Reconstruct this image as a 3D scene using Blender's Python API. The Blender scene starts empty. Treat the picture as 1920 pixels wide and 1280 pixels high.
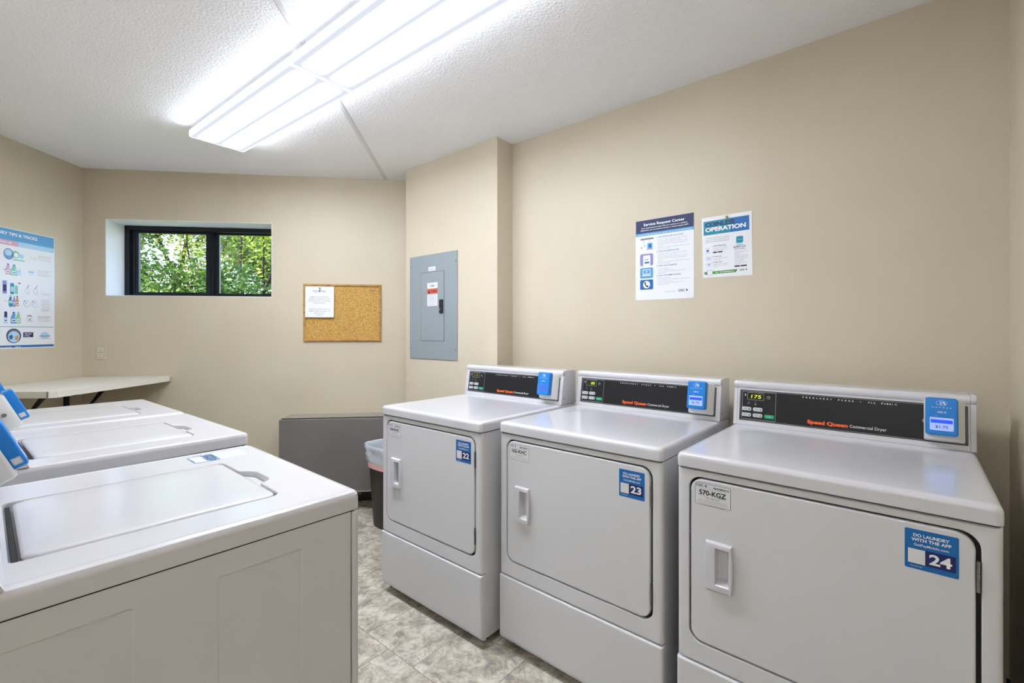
import bpy, bmesh, math, random
from math import pi, sin, cos, radians
from mathutils import Vector, Matrix
random.seed(7)
S = bpy.context.scene
COL = S.collection

# ------------------------------------------------------------ camera, world, light, exposure
F_PX = 864.0
CAM_H = 1.2762
cd = bpy.data.cameras.new('camera'); cam = bpy.data.objects.new('camera', cd); COL.objects.link(cam)
cam.location = (0, 0, CAM_H); cam.rotation_euler = (pi/2, 0, 0)
cd.sensor_fit = 'HORIZONTAL'; cd.sensor_width = 36.0; cd.lens = 36.0*F_PX/1920.0
cd.shift_x = 0.0; cd.shift_y = -(640-622.6)/1920.0
cd.clip_start = 0.02; cd.clip_end = 300
S.camera = cam

EXPOSURE = 1.36
LENS_GLOW = 24.0     # over the tubes, seen from below
ENTRY_FILL_GLOW = 11.0  # strength of the added fill fixture, out of view
LENS_SIDE = 7.0     # the prismatic sides throw light along the ceiling
S.view_settings.view_transform = 'Standard'; S.view_settings.look = 'None'
S.view_settings.gamma = 1.0; S.view_settings.use_curve_mapping = False
S.view_settings.exposure = EXPOSURE

W = bpy.data.worlds.new('sky'); S.world = W; W.use_nodes = True
nt = W.node_tree; nt.nodes.clear()
out = nt.nodes.new('ShaderNodeOutputWorld'); bg = nt.nodes.new('ShaderNodeBackground')
sky = nt.nodes.new('ShaderNodeTexSky'); sky.sky_type = 'NISHITA'; sky.sun_disc = False
sky.sun_elevation = radians(48); sky.sun_rotation = radians(200); sky.air_density = 1.0; sky.dust_density = 2.0
bg.inputs[1].default_value = .45
nt.links.new(sky.outputs[0], bg.inputs[0]); nt.links.new(bg.outputs[0], out.inputs[0])

sd = bpy.data.lights.new('sun', 'SUN'); sd.energy = 6.0; sd.angle = radians(0.6); sd.color = (1, .96, .88)
sun = bpy.data.objects.new('sun', sd); COL.objects.link(sun)
sun.rotation_euler = (radians(48), 0, radians(-25))      # shines from behind the house on to the trees

# ------------------------------------------------------------ materials
def mat(name, rgb, rough=.5, metal=0, spec=.5, coat=0, bump=None, noise=None, emit=None, es=0, alpha=None, trans=0):
    m = bpy.data.materials.new(name); m.use_nodes = True
    b = m.node_tree.nodes['Principled BSDF']; L = m.node_tree.links; N = m.node_tree.nodes
    b.inputs['Base Color'].default_value = (*rgb, 1); b.inputs['Roughness'].default_value = rough
    b.inputs['Metallic'].default_value = metal; b.inputs['Specular IOR Level'].default_value = spec
    b.inputs['Coat Weight'].default_value = coat; b.inputs['Coat Roughness'].default_value = .06
    b.inputs['Transmission Weight'].default_value = trans
    if emit: b.inputs['Emission Color'].default_value = (*emit, 1); b.inputs['Emission Strength'].default_value = es
    if alpha is not None: b.inputs['Alpha'].default_value = alpha
    tc = None
    if bump or noise: tc = N.new('ShaderNodeTexCoord')
    if bump:
        sc, st, dist = bump
        n = N.new('ShaderNodeTexNoise'); n.inputs['Scale'].default_value = sc; n.inputs['Detail'].default_value = 4
        bp = N.new('ShaderNodeBump'); bp.inputs['Strength'].default_value = st; bp.inputs['Distance'].default_value = dist
        L.new(tc.outputs['Object'], n.inputs['Vector']); L.new(n.outputs['Fac'], bp.inputs['Height']); L.new(bp.outputs[0], b.inputs['Normal'])
    if noise:
        sc, c2, lo, hi = noise
        n = N.new('ShaderNodeTexNoise'); n.inputs['Scale'].default_value = sc; n.inputs['Detail'].default_value = 5
        r = N.new('ShaderNodeMapRange'); r.inputs[1].default_value = lo; r.inputs[2].default_value = hi
        mx = N.new('ShaderNodeMix'); mx.data_type = 'RGBA'
        mx.inputs[6].default_value = (*rgb, 1); mx.inputs[7].default_value = (*c2, 1)
        L.new(tc.outputs['Object'], n.inputs['Vector']); L.new(n.outputs['Fac'], r.inputs[0]); L.new(r.outputs[0], mx.inputs[0])
        L.new(mx.outputs[2], b.inputs['Base Color'])
    return m
def srgb(*c):
    return tuple(((x/255)/12.92 if x/255 <= .04045 else ((x/255+.055)/1.055)**2.4) for x in c)

M_WALL = mat('painted_wall', srgb(210,199,178), .45, spec=.35, bump=(55, .12, .004), noise=(2.2, srgb(206,195,173), .4, .65))
M_CEIL = mat('stippled_ceiling', srgb(246,246,249), .9, spec=.1, bump=(95, .55, .006))
M_WHITE_PLASTER = mat('white_plaster', srgb(238,239,242), .7, bump=(40, .1, .003))
M_ENAMEL = mat('white_enamel', srgb(212,211,216), .2, spec=.5, coat=.4, bump=(9, .05, .004))
M_ENAMEL_S = mat('cabinet_enamel', srgb(214,214,217), .34, spec=.45, coat=.1, bump=(260, .05, .0008))
M_PLASTIC = mat('white_plastic', srgb(232,231,228), .35)
M_GAP = mat('dark_gasket', srgb(34,33,33), .8)
M_BLACK = mat('black_panel', srgb(26,27,32), .30, spec=.4)
M_RUBBER = mat('black_vinyl', srgb(22,22,23), .5)
M_STEEL = mat('brushed_steel', srgb(150,148,145), .35, metal=1)
M_SCREW = mat('screw_steel', srgb(120,120,120), .4, metal=.8)
M_BLUE = mat('reader_blue', srgb(20,128,214), .35)
M_BLUE_D = mat('reader_blue_dark', srgb(12,95,175), .4)
M_WHITE_INK = mat('white_ink', srgb(240,242,245), .5)
M_SILVER_INK = mat('silver_ink', srgb(190,192,196), .5)
M_INK = mat('black_ink', srgb(28,28,30), .6)
M_GREY_INK = mat('grey_ink', srgb(118,120,128), .6)
M_ORANGE = mat('orange_ink', srgb(243,98,34), .5)
M_GREEN_BTN = mat('green_button', srgb(25,160,110), .4)
M_NAVY = mat('navy_ink', srgb(22,30,96), .5)
M_NAVY2 = mat('deep_navy_ink', srgb(20,36,88), .5)
M_STICK = mat('sticker_blue', srgb(10,104,178), .4)
M_CYAN = mat('cyan_ink', srgb(86,160,216), .5)
M_LCYAN = mat('light_cyan_ink', srgb(176,214,240), .5)
M_TEAL = mat('teal_ink', srgb(0,140,170), .5)
M_PAPER = mat('white_paper', srgb(236,238,243), .5)
M_LABEL = mat('label_stock', srgb(222,223,226), .45)
M_GREEN = mat('green_ink', srgb(74,150,62), .5)
M_PINK = mat('pink_ink', srgb(214,168,196), .5)
M_LILAC = mat('lilac_ink', srgb(140,140,200), .5)
M_MINT = mat('mint_ink', srgb(128,206,190), .5)
M_RED = mat('warning_red', srgb(205,92,66), .5)
M_TAN = mat('orange_cloth_ink', srgb(222,150,80), .5)
M_LCD = mat('lcd_pale', srgb(120,150,230), .3, emit=srgb(175,195,255), es=.22)
M_LCD_DIM = mat('lcd_dim', srgb(50,90,170), .3, emit=srgb(60,100,190), es=.25)
M_LCD_B = mat('lcd_blue', srgb(20,60,200), .3, emit=srgb(30,80,225), es=.3)
M_DIGIT = mat('lit_digit', srgb(200,210,40), .4, emit=srgb(215,225,40), es=.42)
M_DIGIT_DIM = mat('dim_digit', srgb(120,110,40), .4, emit=srgb(150,130,50), es=.15)
M_DISP = mat('display_glass', srgb(30,32,16), .2)
M_GREYLAM = mat('grey_laminate', srgb(112,107,106), .45, noise=(3, srgb(120,115,112), .4, .7))
M_TANWOOD = mat('raw_wood_edge', srgb(176,160,135), .7)
M_COUNTER = mat('counter_laminate', srgb(228,224,214), .35)
M_CANBLK = mat('brown_black_plastic', srgb(40,33,31), .35, bump=(30, .05, .002))
M_FRAME_ALU = mat('bronze_frame', srgb(28,31,40), .35, metal=.3)
M_BEIGE_PL = mat('ivory_plastic', srgb(205,198,176), .4)
M_PANELGREY = mat('panel_grey', srgb(146,155,160), .4, spec=.4)
M_CLEARPIN = mat('clear_pin', srgb(150,160,130), .15, spec=.6)
M_BRASS = mat('brass_pin', srgb(205,180,90), .3, metal=.6)
M_OAK = mat('oak_frame', srgb(196,150,86), .5, noise=(30, srgb(176,128,66), .4, .6))
M_BARK = mat('bark', srgb(38,33,29), .9, bump=(30, .6, .03))
M_GROUND = mat('lawn', srgb(70,96,44), .95, noise=(.8, srgb(95,110,60), .3, .7))
M_LITEDGE = mat('lit_acrylic_edge', srgb(235,235,238), .4, emit=(.95,.97,1), es=.33)
M_RIDGE = mat('painted_ceiling_seam', srgb(222,222,225), .9)
M_PIPE = mat('white_fixture_metal', srgb(235,235,236), .4)

def lens_material(glow, side):
    ln = bpy.data.materials.new('prismatic_lens'); ln.use_nodes = True; N = ln.node_tree.nodes; L = ln.node_tree.links; N.clear()
    o = N.new('ShaderNodeOutputMaterial'); em = N.new('ShaderNodeEmission'); em.inputs[0].default_value = (.845, .905, 1.0, 1)
    tc = N.new('ShaderNodeTexCoord'); sp = N.new('ShaderNodeSeparateXYZ'); L.new(tc.outputs['Object'], sp.inputs[0])
    a = N.new('ShaderNodeMath'); a.operation = 'ABSOLUTE'; L.new(sp.outputs['Y'], a.inputs[0])
    s = N.new('ShaderNodeMath'); s.operation = 'SUBTRACT'; s.inputs[1].default_value = .062; L.new(a.outputs[0], s.inputs[0])
    a2 = N.new('ShaderNodeMath'); a2.operation = 'ABSOLUTE'; L.new(s.outputs[0], a2.inputs[0])
    mr = N.new('ShaderNodeMapRange'); mr.interpolation_type = 'SMOOTHERSTEP'; mr.inputs[1].default_value = .0; mr.inputs[2].default_value = .0585; mr.inputs[3].default_value = 1.0; mr.inputs[4].default_value = 0.0
    L.new(a2.outputs[0], mr.inputs[0])
    ax = N.new('ShaderNodeMath'); ax.operation = 'ABSOLUTE'; L.new(sp.outputs['X'], ax.inputs[0])
    mx = N.new('ShaderNodeMapRange'); mx.interpolation_type = 'SMOOTHERSTEP'; mx.inputs[1].default_value = .565; mx.inputs[2].default_value = .47; mx.inputs[3].default_value = 0.0; mx.inputs[4].default_value = 1.0
    L.new(ax.outputs[0], mx.inputs[0])
    mu = N.new('ShaderNodeMath'); mu.operation = 'MULTIPLY'; L.new(mr.outputs[0], mu.inputs[0]); L.new(mx.outputs[0], mu.inputs[1])
    wv = N.new('ShaderNodeTexWave'); wv.wave_type = 'BANDS'; wv.bands_direction = 'X'; wv.inputs['Scale'].default_value = 42
    L.new(tc.outputs['Object'], wv.inputs['Vector'])
    wr = N.new('ShaderNodeMapRange'); wr.inputs[3].default_value = .31; wr.inputs[4].default_value = .39; L.new(wv.outputs['Fac'], wr.inputs[0])
    ml = N.new('ShaderNodeMath'); ml.operation = 'MULTIPLY_ADD'; ml.inputs[1].default_value = glow
    L.new(mu.outputs[0], ml.inputs[0]); L.new(wr.outputs[0], ml.inputs[2]); sd_ = N.new('ShaderNodeMapRange'); sd_.inputs[1].default_value = .1385; sd_.inputs[2].default_value = .1400; sd_.inputs[4].default_value = side
    L.new(a.outputs[0], sd_.inputs[0]); ad2 = N.new('ShaderNodeMath'); L.new(ml.outputs[0], ad2.inputs[0]); L.new(sd_.outputs[0], ad2.inputs[1])
    L.new(ad2.outputs[0], em.inputs[1]); L.new(em.outputs[0], o.inputs[0])
    return ln
def node_mats():
    # cork
    m = mat('cork', srgb(196,152,82), .9); N = m.node_tree.nodes; L = m.node_tree.links; b = N['Principled BSDF']
    tc = N.new('ShaderNodeTexCoord'); v = N.new('ShaderNodeTexNoise'); v.inputs['Scale'].default_value = 190; v.inputs['Detail'].default_value = 3
    r = N.new('ShaderNodeValToRGB'); e = r.color_ramp.elements
    e[0].position = .3; e[0].color = (*srgb(128,86,36), 1); e[1].position = .68; e[1].color = (*srgb(226,188,118), 1)
    x = e.new(.46); x.color = (*srgb(190,146,72), 1)
    L.new(tc.outputs['Object'], v.inputs['Vector']); L.new(v.outputs['Fac'], r.inputs[0]); L.new(r.outputs[0], b.inputs['Base Color'])
    # floor: stone look vinyl tiles laid square to the dryers
    f = mat('stone_vinyl', (.5,.5,.5), .35, spec=.4); N = f.node_tree.nodes; L = f.node_tree.links; b = N['Principled BSDF']
    tc = N.new('ShaderNodeTexCoord'); mp = N.new('ShaderNodeMapping'); mp.inputs['Rotation'].default_value = (0, 0, radians(40.1))
    mp.inputs['Location'].default_value = (.05, .12, 0)
    L.new(tc.outputs['Object'], mp.inputs[0])
    br = N.new('ShaderNodeTexBrick'); br.offset = .5; br.inputs['Scale'].default_value = 1.0
    br.inputs['Brick Width'].default_value = .305; br.inputs['Row Height'].default_value = .305; br.inputs['Mortar Size'].default_value = .0012
    br.inputs['Color1'].default_value = (0,0,0,1); br.inputs['Color2'].default_value = (1,1,1,1); br.inputs['Mortar'].default_value = (.5,.5,.5,1)
    L.new(mp.outputs[0], br.inputs['Vector'])
    # per tile offset of the pattern
    sc = N.new('ShaderNodeVectorMath'); sc.operation = 'SCALE'; sc.inputs['Scale'].default_value = 7.0
    L.new(br.outputs['Color'], sc.inputs[0]); ad = N.new('ShaderNodeVectorMath'); L.new(mp.outputs[0], ad.inputs[0]); L.new(sc.outputs[0], ad.inputs[1])
    n1 = N.new('ShaderNodeTexNoise'); n1.inputs['Scale'].default_value = 13; n1.inputs['Detail'].default_value = 12; n1.inputs['Roughness'].default_value = .74; n1.inputs['Distortion'].default_value = .5
    L.new(ad.outputs[0], n1.inputs['Vector'])
    r = N.new('ShaderNodeValToRGB'); e = r.color_ramp.elements
    e[0].position = .30; e[0].color = (*srgb(128,123,116), 1); e[1].position = .72; e[1].color = (*srgb(228,219,203), 1)
    for p, c in ((.40, srgb(152,147,140)), (.47, srgb(184,172,152)), (.53, srgb(202,196,184)), (.60, srgb(222,212,195))):
        x = e.new(p); x.color = (*c, 1)
    L.new(n1.outputs['Fac'], r.inputs[0])
    # veins
    n2 = N.new('ShaderNodeTexNoise'); n2.inputs['Scale'].default_value = 14; n2.inputs['Detail'].default_value = 8; n2.inputs['Distortion'].default_value = .9
    L.new(ad.outputs[0], n2.inputs['Vector'])
    ab = N.new('ShaderNodeMath'); ab.operation = 'SUBTRACT'; ab.inputs[1].default_value = .5; L.new(n2.outputs['Fac'], ab.inputs[0])
    a2 = N.new('ShaderNodeMath'); a2.operation = 'ABSOLUTE'; L.new(ab.outputs[0], a2.inputs[0])
    mr = N.new('ShaderNodeMapRange'); mr.inputs[1].default_value = 0; mr.inputs[2].default_value = .014; mr.inputs[3].default_value = .55; mr.inputs[4].default_value = 0
    L.new(a2.outputs[0], mr.inputs[0])
    mx = N.new('ShaderNodeMix'); mx.data_type = 'RGBA'; mx.inputs[7].default_value = (*srgb(120,112,102), 1)
    L.new(mr.outputs[0], mx.inputs[0]); L.new(r.outputs[0], mx.inputs[6])
    m2 = N.new('ShaderNodeMix'); m2.data_type = 'RGBA'; m2.inputs[7].default_value = (*srgb(120,112,100), 1)
    L.new(br.outputs['Fac'], m2.inputs[0]); L.new(mx.outputs[2], m2.inputs[6]); L.new(m2.outputs[2], b.inputs['Base Color'])
    bp = N.new('ShaderNodeBump'); bp.inputs['Strength'].default_value = .15; bp.inputs['Distance'].default_value = .002
    L.new(n1.outputs['Fac'], bp.inputs['Height']); L.new(bp.outputs[0], b.inputs['Normal'])
    # leaves
    lv = []
    for i, (c1, c2) in enumerate(((srgb(50,84,32), srgb(96,122,46)), (srgb(38,66,36), srgb(70,100,48)), (srgb(78,108,38), srgb(136,150,62)))):
        g = mat('leaves_%d' % i, c1, .5, spec=.3, noise=(3.0, c2, .35, .65)); gb = g.node_tree.nodes['Principled BSDF']
        N = g.node_tree.nodes; L = g.node_tree.links
        tr = N.new('ShaderNodeBsdfTranslucent'); tr.inputs[0].default_value = (*c2, 1)
        ms = N.new('ShaderNodeMixShader'); ms.inputs[0].default_value = .35
        L.new(gb.outputs[0], ms.inputs[1]); L.new(tr.outputs[0], ms.inputs[2])
        L.new(ms.outputs[0], [n for n in N if n.type == 'OUTPUT_MATERIAL'][0].inputs[0])
        lv.append(g)
    # fixture lens: brighter over the two tubes
    ln = lens_material(LENS_GLOW, LENS_SIDE)
    # worn blue sticker
    ws = mat('worn_blue', srgb(40,110,170), .3); N = ws.node_tree.nodes; L = ws.node_tree.links; b = N['Principled BSDF']
    tc = N.new('ShaderNodeTexCoord'); nn = N.new('ShaderNodeTexNoise'); nn.inputs['Scale'].default_value = 130; nn.inputs['Detail'].default_value = 3
    r = N.new('ShaderNodeValToRGB'); e = r.color_ramp.elements; e[0].position = .52; e[0].color = (*srgb(30,84,140), 1); e[1].position = .68; e[1].color = (*srgb(214,226,238), 1)
    L.new(tc.outputs['Object'], nn.inputs['Vector']); L.new(nn.outputs['Fac'], r.inputs[0]); L.new(r.outputs[0], b.inputs['Base Color'])
    # glass with slight reflection
    g = bpy.data.materials.new('window_glass'); g.use_nodes = True; N = g.node_tree.nodes; L = g.node_tree.links; N.clear()
    o = N.new('ShaderNodeOutputMaterial'); tr = N.new('ShaderNodeBsdfTransparent'); gl = N.new('ShaderNodeBsdfGlossy'); gl.inputs['Roughness'].default_value = .02
    tr.inputs[0].default_value = (.93,.96,.97,1)
    fr = N.new('ShaderNodeFresnel'); fr.inputs[0].default_value = 1.45; ms = N.new('ShaderNodeMixShader')
    L.new(fr.outputs[0], ms.inputs[0]); L.new(tr.outputs[0], ms.inputs[1]); L.new(gl.outputs[0], ms.inputs[2]); L.new(ms.outputs[0], o.inputs[0])
    # bag film
    bgm = mat('bag_film', srgb(216,222,232), .35, spec=.5); N = bgm.node_tree.nodes; L = bgm.node_tree.links; b = N['Principled BSDF']
    trl = N.new('ShaderNodeBsdfTransparent'); ms = N.new('ShaderNodeMixShader'); ms.inputs[0].default_value = .18
    L.new(b.outputs[0], ms.inputs[1]); L.new(trl.outputs[0], ms.inputs[2]); L.new(ms.outputs[0], [n for n in N if n.type == 'OUTPUT_MATERIAL'][0].inputs[0])
    return m, f, lv, ln, ws, g, bgm
M_CORK, M_FLOOR, M_LEAVES, M_LENS, M_WORN, M_GLASS, M_BAG = node_mats()
M_PINKBAND = mat('pink_drawstring', srgb(226,180,176), .5)

# ------------------------------------------------------------ mesh helpers
def finish(name, bm, mats, parent=None, loc=None, smooth=True, angle=35, matrix=None):
    me = bpy.data.meshes.new(name); bmesh.ops.recalc_face_normals(bm, faces=bm.faces); bm.to_mesh(me); bm.free()
    if not isinstance(mats, (list, tuple)): mats = [mats]
    for m in mats: me.materials.append(m)
    if smooth:
        me.polygons.foreach_set('use_smooth', [True]*len(me.polygons)); me.set_sharp_from_angle(angle=radians(angle))
    o = bpy.data.objects.new(name, me); COL.objects.link(o)
    if parent: o.parent = parent
    if loc: o.location = loc
    if matrix is not None: o.matrix_world = matrix
    if smooth:
        w = o.modifiers.new('weighted', 'WEIGHTED_NORMAL'); w.keep_sharp = True; w.weight = 100
    return o
def tag(o, label=None, cat=None, group=None, kind=None):
    if label: o['label'] = label
    if cat: o['category'] = cat
    if group: o['group'] = group
    if kind: o['kind'] = kind
    return o
def empty(name, loc, rz=0):
    o = bpy.data.objects.new(name, None); COL.objects.link(o); o.location = loc; o.rotation_euler = (0, 0, rz); o.empty_display_size = .1
    return o
def rrect(x0, y0, x1, y1, r, k=5):
    r = min(r, (x1-x0)/2-1e-5, (y1-y0)/2-1e-5); p = []
    for cx, cy, a0 in ((x1-r, y0+r, -90), (x1-r, y1-r, 0), (x0+r, y1-r, 90), (x0+r, y0+r, 180)):
        for i in range(k+1):
            a = radians(a0+90*i/k); p.append((cx+r*cos(a), cy+r*sin(a)))
    return p
def loft(bm, loops, cap0=False, cap1=False, mi=0, closed=True):
    V = [[bm.verts.new(p) for p in l] for l in loops]; n = len(V[0]); fs = []
    for a, b in zip(V, V[1:]):
        for i in range(n if closed else n-1):
            j = (i+1) % n
            try: fs.append(bm.faces.new((a[i], a[j], b[j], b[i])))
            except ValueError: pass
    if cap0: fs.append(bm.faces.new(list(reversed(V[0]))))
    if cap1: fs.append(bm.faces.new(V[-1]))
    for f in fs: f.material_index = mi
    return V
def XZ(pts, y): return [(x, y, z) for x, z in pts]
def XY(pts, z): return [(x, y, z) for x, y in pts]
def YZ(pts, x): return [(x, y, z) for y, z in pts]
def box(bm, x0, x1, y0, y1, z0, z1, bev=0, mi=0):
    if bev:
        b = bev
        loft(bm, [XY(rrect(x0+b, y0+b, x1-b, y1-b, b, 2), z0), XY(rrect(x0, y0, x1, y1, b, 2), z0+b), XY(rrect(x0, y0, x1, y1, b, 2), z1-b), XY(rrect(x0+b, y0+b, x1-b, y1-b, b, 2), z1)], True, True, mi)
    else:
        loft(bm, [[(x0,y0,z0),(x1,y0,z0),(x1,y1,z0),(x0,y1,z0)], [(x0,y0,z1),(x1,y0,z1),(x1,y1,z1),(x0,y1,z1)]], True, True, mi)
def frame_loop(p, d):
    d = Vector(d).normalized(); u = d.orthogonal().normalized(); v = d.cross(u); return u, v
def cyl(bm, p0, p1, r0, r1=None, n=16, mi=0, cap=True):
    p0 = Vector(p0); p1 = Vector(p1); r1 = r0 if r1 is None else r1; u, v = frame_loop(p0, p1-p0)
    loft(bm, [[p0+u*r0*cos(2*pi*i/n)+v*r0*sin(2*pi*i/n) for i in range(n)], [p1+u*r1*cos(2*pi*i/n)+v*r1*sin(2*pi*i/n) for i in range(n)]], cap, cap, mi)
def xform(bm, M):
    bmesh.ops.transform(bm, matrix=M, verts=bm.verts)

# text outlines, one cached mesh per string
_T = {}
def glyphs(s, bold):
    k = (s, bold)
    if k not in _T:
        c = bpy.data.curves.new('t', 'FONT'); c.body = s; c.size = 1; c.offset = bold; c.resolution_u = 2 if len(s) > 12 else 4
        o = bpy.data.objects.new('t', c); COL.objects.link(o)
        dg = bpy.context.evaluated_depsgraph_get(); me = bpy.data.meshes.new_from_object(o.evaluated_get(dg))
        vs = [(v.co.x, v.co.y) for v in me.vertices]; fs = [tuple(p.vertices) for p in me.polygons]
        bpy.data.objects.remove(o); bpy.data.curves.remove(c); bpy.data.meshes.remove(me)
        _T[k] = (vs, fs)
    return _T[k]
class Sheet:
    """flat printed thing: x to the right, y up, layers stacked by hair-breadths"""
    def __init__(s, step=.00022): s.bm = bmesh.new(); s.m = []; s.step = step
    def mi(s, m):
        if m not in s.m: s.m.append(m)
        return s.m.index(m)
    def base(s, pts, th, m):
        loft(s.bm, [[(x, y, -th) for x, y in pts], [(x, y, 0) for x, y in pts]], True, True, s.mi(m))
    def poly(s, pts, m, l=1):
        f = s.bm.faces.new([s.bm.verts.new((x, y, l*s.step)) for x, y in pts]); f.material_index = s.mi(m)
    def rect(s, x0, y0, x1, y1, m, l=1, r=0): s.poly(rrect(x0, y0, x1, y1, r, 4) if r else [(x0,y0),(x1,y0),(x1,y1),(x0,y1)], m, l)
    def circle(s, x, y, r, m, l=1, ry=None, n=24): s.poly([(x+r*cos(2*pi*i/n), y+(ry or r)*sin(2*pi*i/n)) for i in range(n)], m, l)
    def ring(s, x0, y0, x1, y1, w, m, l=1, r=.002):
        a = rrect(x0, y0, x1, y1, r, 4); b = rrect(x0+w, y0+w, x1-w, y1-w, max(r-w, 1e-4), 4); z = l*s.step
        loft(s.bm, [[(x, y, z) for x, y in a], [(x, y, z) for x, y in b]], mi=s.mi(m))
    def text(s, t, x, y, m, h=None, w=None, align='L', bold=0, l=2, slant=0):
        """y = baseline; h = capital height; w = total width"""
        vs, fs = glyphs(t, bold)
        if not vs: return
        x0 = min(v[0] for v in vs); x1 = max(v[0] for v in vs); cap = .69
        sy = (h/cap) if h else w/(x1-x0); sx = (w/(x1-x0)) if w else sy
        off = x - {'L': 0, 'C': .5, 'R': 1}[align]*(x1-x0)*sx
        V = [s.bm.verts.new((off+(a-x0)*sx+slant*b*sy, y+b*sy, l*s.step)) for a, b in vs]; k = s.mi(m)
        for f in fs:
            try: s.bm.faces.new([V[i] for i in f]).material_index = k
            except ValueError: pass
    def build(s, name, parent=None, M=None, bake=True):
        bm = s.bm
        if bake and M is not None: xform(bm, M)
        me = bpy.data.meshes.new(name); bm.to_mesh(me); bm.free()
        for m in s.m: me.materials.append(m)
        o = bpy.data.objects.new(name, me); COL.objects.link(o)
        if parent: o.parent = parent
        if not bake: o.matrix_world = M
        return o
def fmat(o, right, up, nrm):
    R = Vector(right).normalized(); U = Vector(up).normalized(); N = Vector(nrm).normalized(); o = Vector(o)
    return Matrix(((R.x,U.x,N.x,o.x),(R.y,U.y,N.y,o.y),(R.z,U.z,N.z,o.z),(0,0,0,1)))

# ------------------------------------------------------------ plan of the room
ZC = 2.44
UW = Vector((.765, -.644)).normalized(); NW = Vector((-UW.y, UW.x))         # along / into the dryer wall
def UN(u, n): return UW*u + NW*n
K1 = Vector((-3.0456, 3.269)); DB = Vector((2.2146, .2679)).normalized(); NB = Vector((-DB.y, DB.x))
DL = Vector((.0557, -.9985)).normalized()
N_R = 2.190; U_R = .273; N_W = -.30; N_V = -1.75; U_V = -.78
s_b = (N_R - K1.dot(NW))/DB.dot(NW); K2 = K1 + DB*s_b
s_l = (K1.dot(NW)-N_W)/(-DL.dot(NW)); K6 = K1 + DL*s_l
def wall(name, p0, p1, th=.12, z0=0, z1=ZC+.1, holes=(), e0=0, e1=0, m=M_WALL):
    """inner face runs p0->p1, thickness to the left of travel; local x along, y outward"""
    d = (p1-p0); L = d.length; bm = bmesh.new(); xs = sorted({-e0, L+e1, *[h[0] for h in holes], *[h[1] for h in holes]})
    if not holes: box(bm, -e0, L+e1, 0, th, z0, z1)
    else:
        h = holes[0]
        box(bm, -e0, h[0], 0, th, z0, z1); box(bm, h[1], L+e1, 0, th, z0, z1)
        box(bm, h[0], h[1], 0, th, z0, h[2]); box(bm, h[0], h[1], 0, th, h[3], z1)
    o = finish(name, bm, m, smooth=False)
    o.location = (p0.x, p0.y, 0); o.rotation_euler = (0, 0, math.atan2(d.y, d.x))
    return tag(o, kind='structure')
WIN = (.146, 1.272, 1.536, 2.085); WD = .215
wall('wall_back', K1, K2, .34, holes=(WIN,), e0=.34, e1=.2)
wall('wall_right', K2, UN(U_R, N_R), .12)
wall('wall_far_right', UN(U_R, N_R), UN(U_R, N_V), .12, e0=.12, e1=.12)
wall('wall_behind', UN(U_R, N_V), UN(U_V, N_V), .12)
wall('wall_entry', UN(U_V, N_V), UN(U_V, N_W), .12, e0=.12, e1=-.121)
wall('wall_washer_side', UN(U_V-.0, N_W), K6, .12)
wall('wall_left', K6, K1, .12, e0=.12)
# chase that boxes out beside the dryers
bm = bmesh.new()
q = [UN(-2.722, 2.047), UN(-1.838, 2.047), UN(-1.838, 2.30), UN(-2.722, 2.52)]
loft(bm, [[(p.x, p.y, .0) for p in q], [(p.x, p.y, ZC+.05) for p in q]], True, True)
tag(finish('wall_chase', bm, M_WALL, smooth=False), kind='structure')
inner = [K1, K2, UN(U_R, N_R), UN(U_R, N_V), UN(U_V, N_V), UN(U_V, N_W), K6]
outer = [K1+Vector((-.1,.05)), K2+Vector((.05,.1)), UN(U_R+.1, N_R+.08), UN(U_R+.1, N_V-.1), UN(U_V-.1, N_V-.1), UN(U_V-.1, N_W-.1), K6+Vector((-.1,-.1))]
for nm, za, zb, m in (('floor', -.1, 0, M_FLOOR), ('ceiling', ZC, ZC+.12, M_CEIL)):
    bm = bmesh.new(); loft(bm, [[(p.x, p.y, za) for p in outer], [(p.x, p.y, zb) for p in outer]], True, True)
    tag(finish(nm, bm, m, smooth=False), kind='structure')
# ceiling board seam
bm = bmesh.new(); a = Vector((-.72, .2)); b = Vector((-.9615, 3.52)); d = (b-a).normalized(); n = Vector((d.y, -d.x))
loft(bm, [[(a.x+n.x*w, a.y+n.y*w, ZC+.001-z) for w, z in ((-.016,0),(-.008,.005),(.008,.005),(.016,0))], [(b.x+n.x*w, b.y+n.y*w, ZC+.001-z) for w, z in ((-.016,0),(-.008,.005),(.008,.005),(.016,0))]], closed=False)
tag(finish('trim_1', bm, M_RIDGE), kind='structure')
def baseboard(name, p0, p1, h=.11):
    d = p1-p0; bm = bmesh.new(); box(bm, .002, d.length-.002, -.008, -.0005, .0005, h, .002)
    o = finish(name, bm, M_RUBBER); o.location = (p0.x, p0.y, 0); o.rotation_euler = (0, 0, math.atan2(d.y, d.x)); tag(o, kind='structure')
baseboard('baseboard_back', K1, K1+DB*2.2)
baseboard('baseboard_far_right', UN(U_R, N_R), UN(U_R, -.2), .15)
baseboard('baseboard_right', UN(-1.83, N_R), UN(U_R, N_R))
baseboard('baseboard_left', K6, K1)

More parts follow.
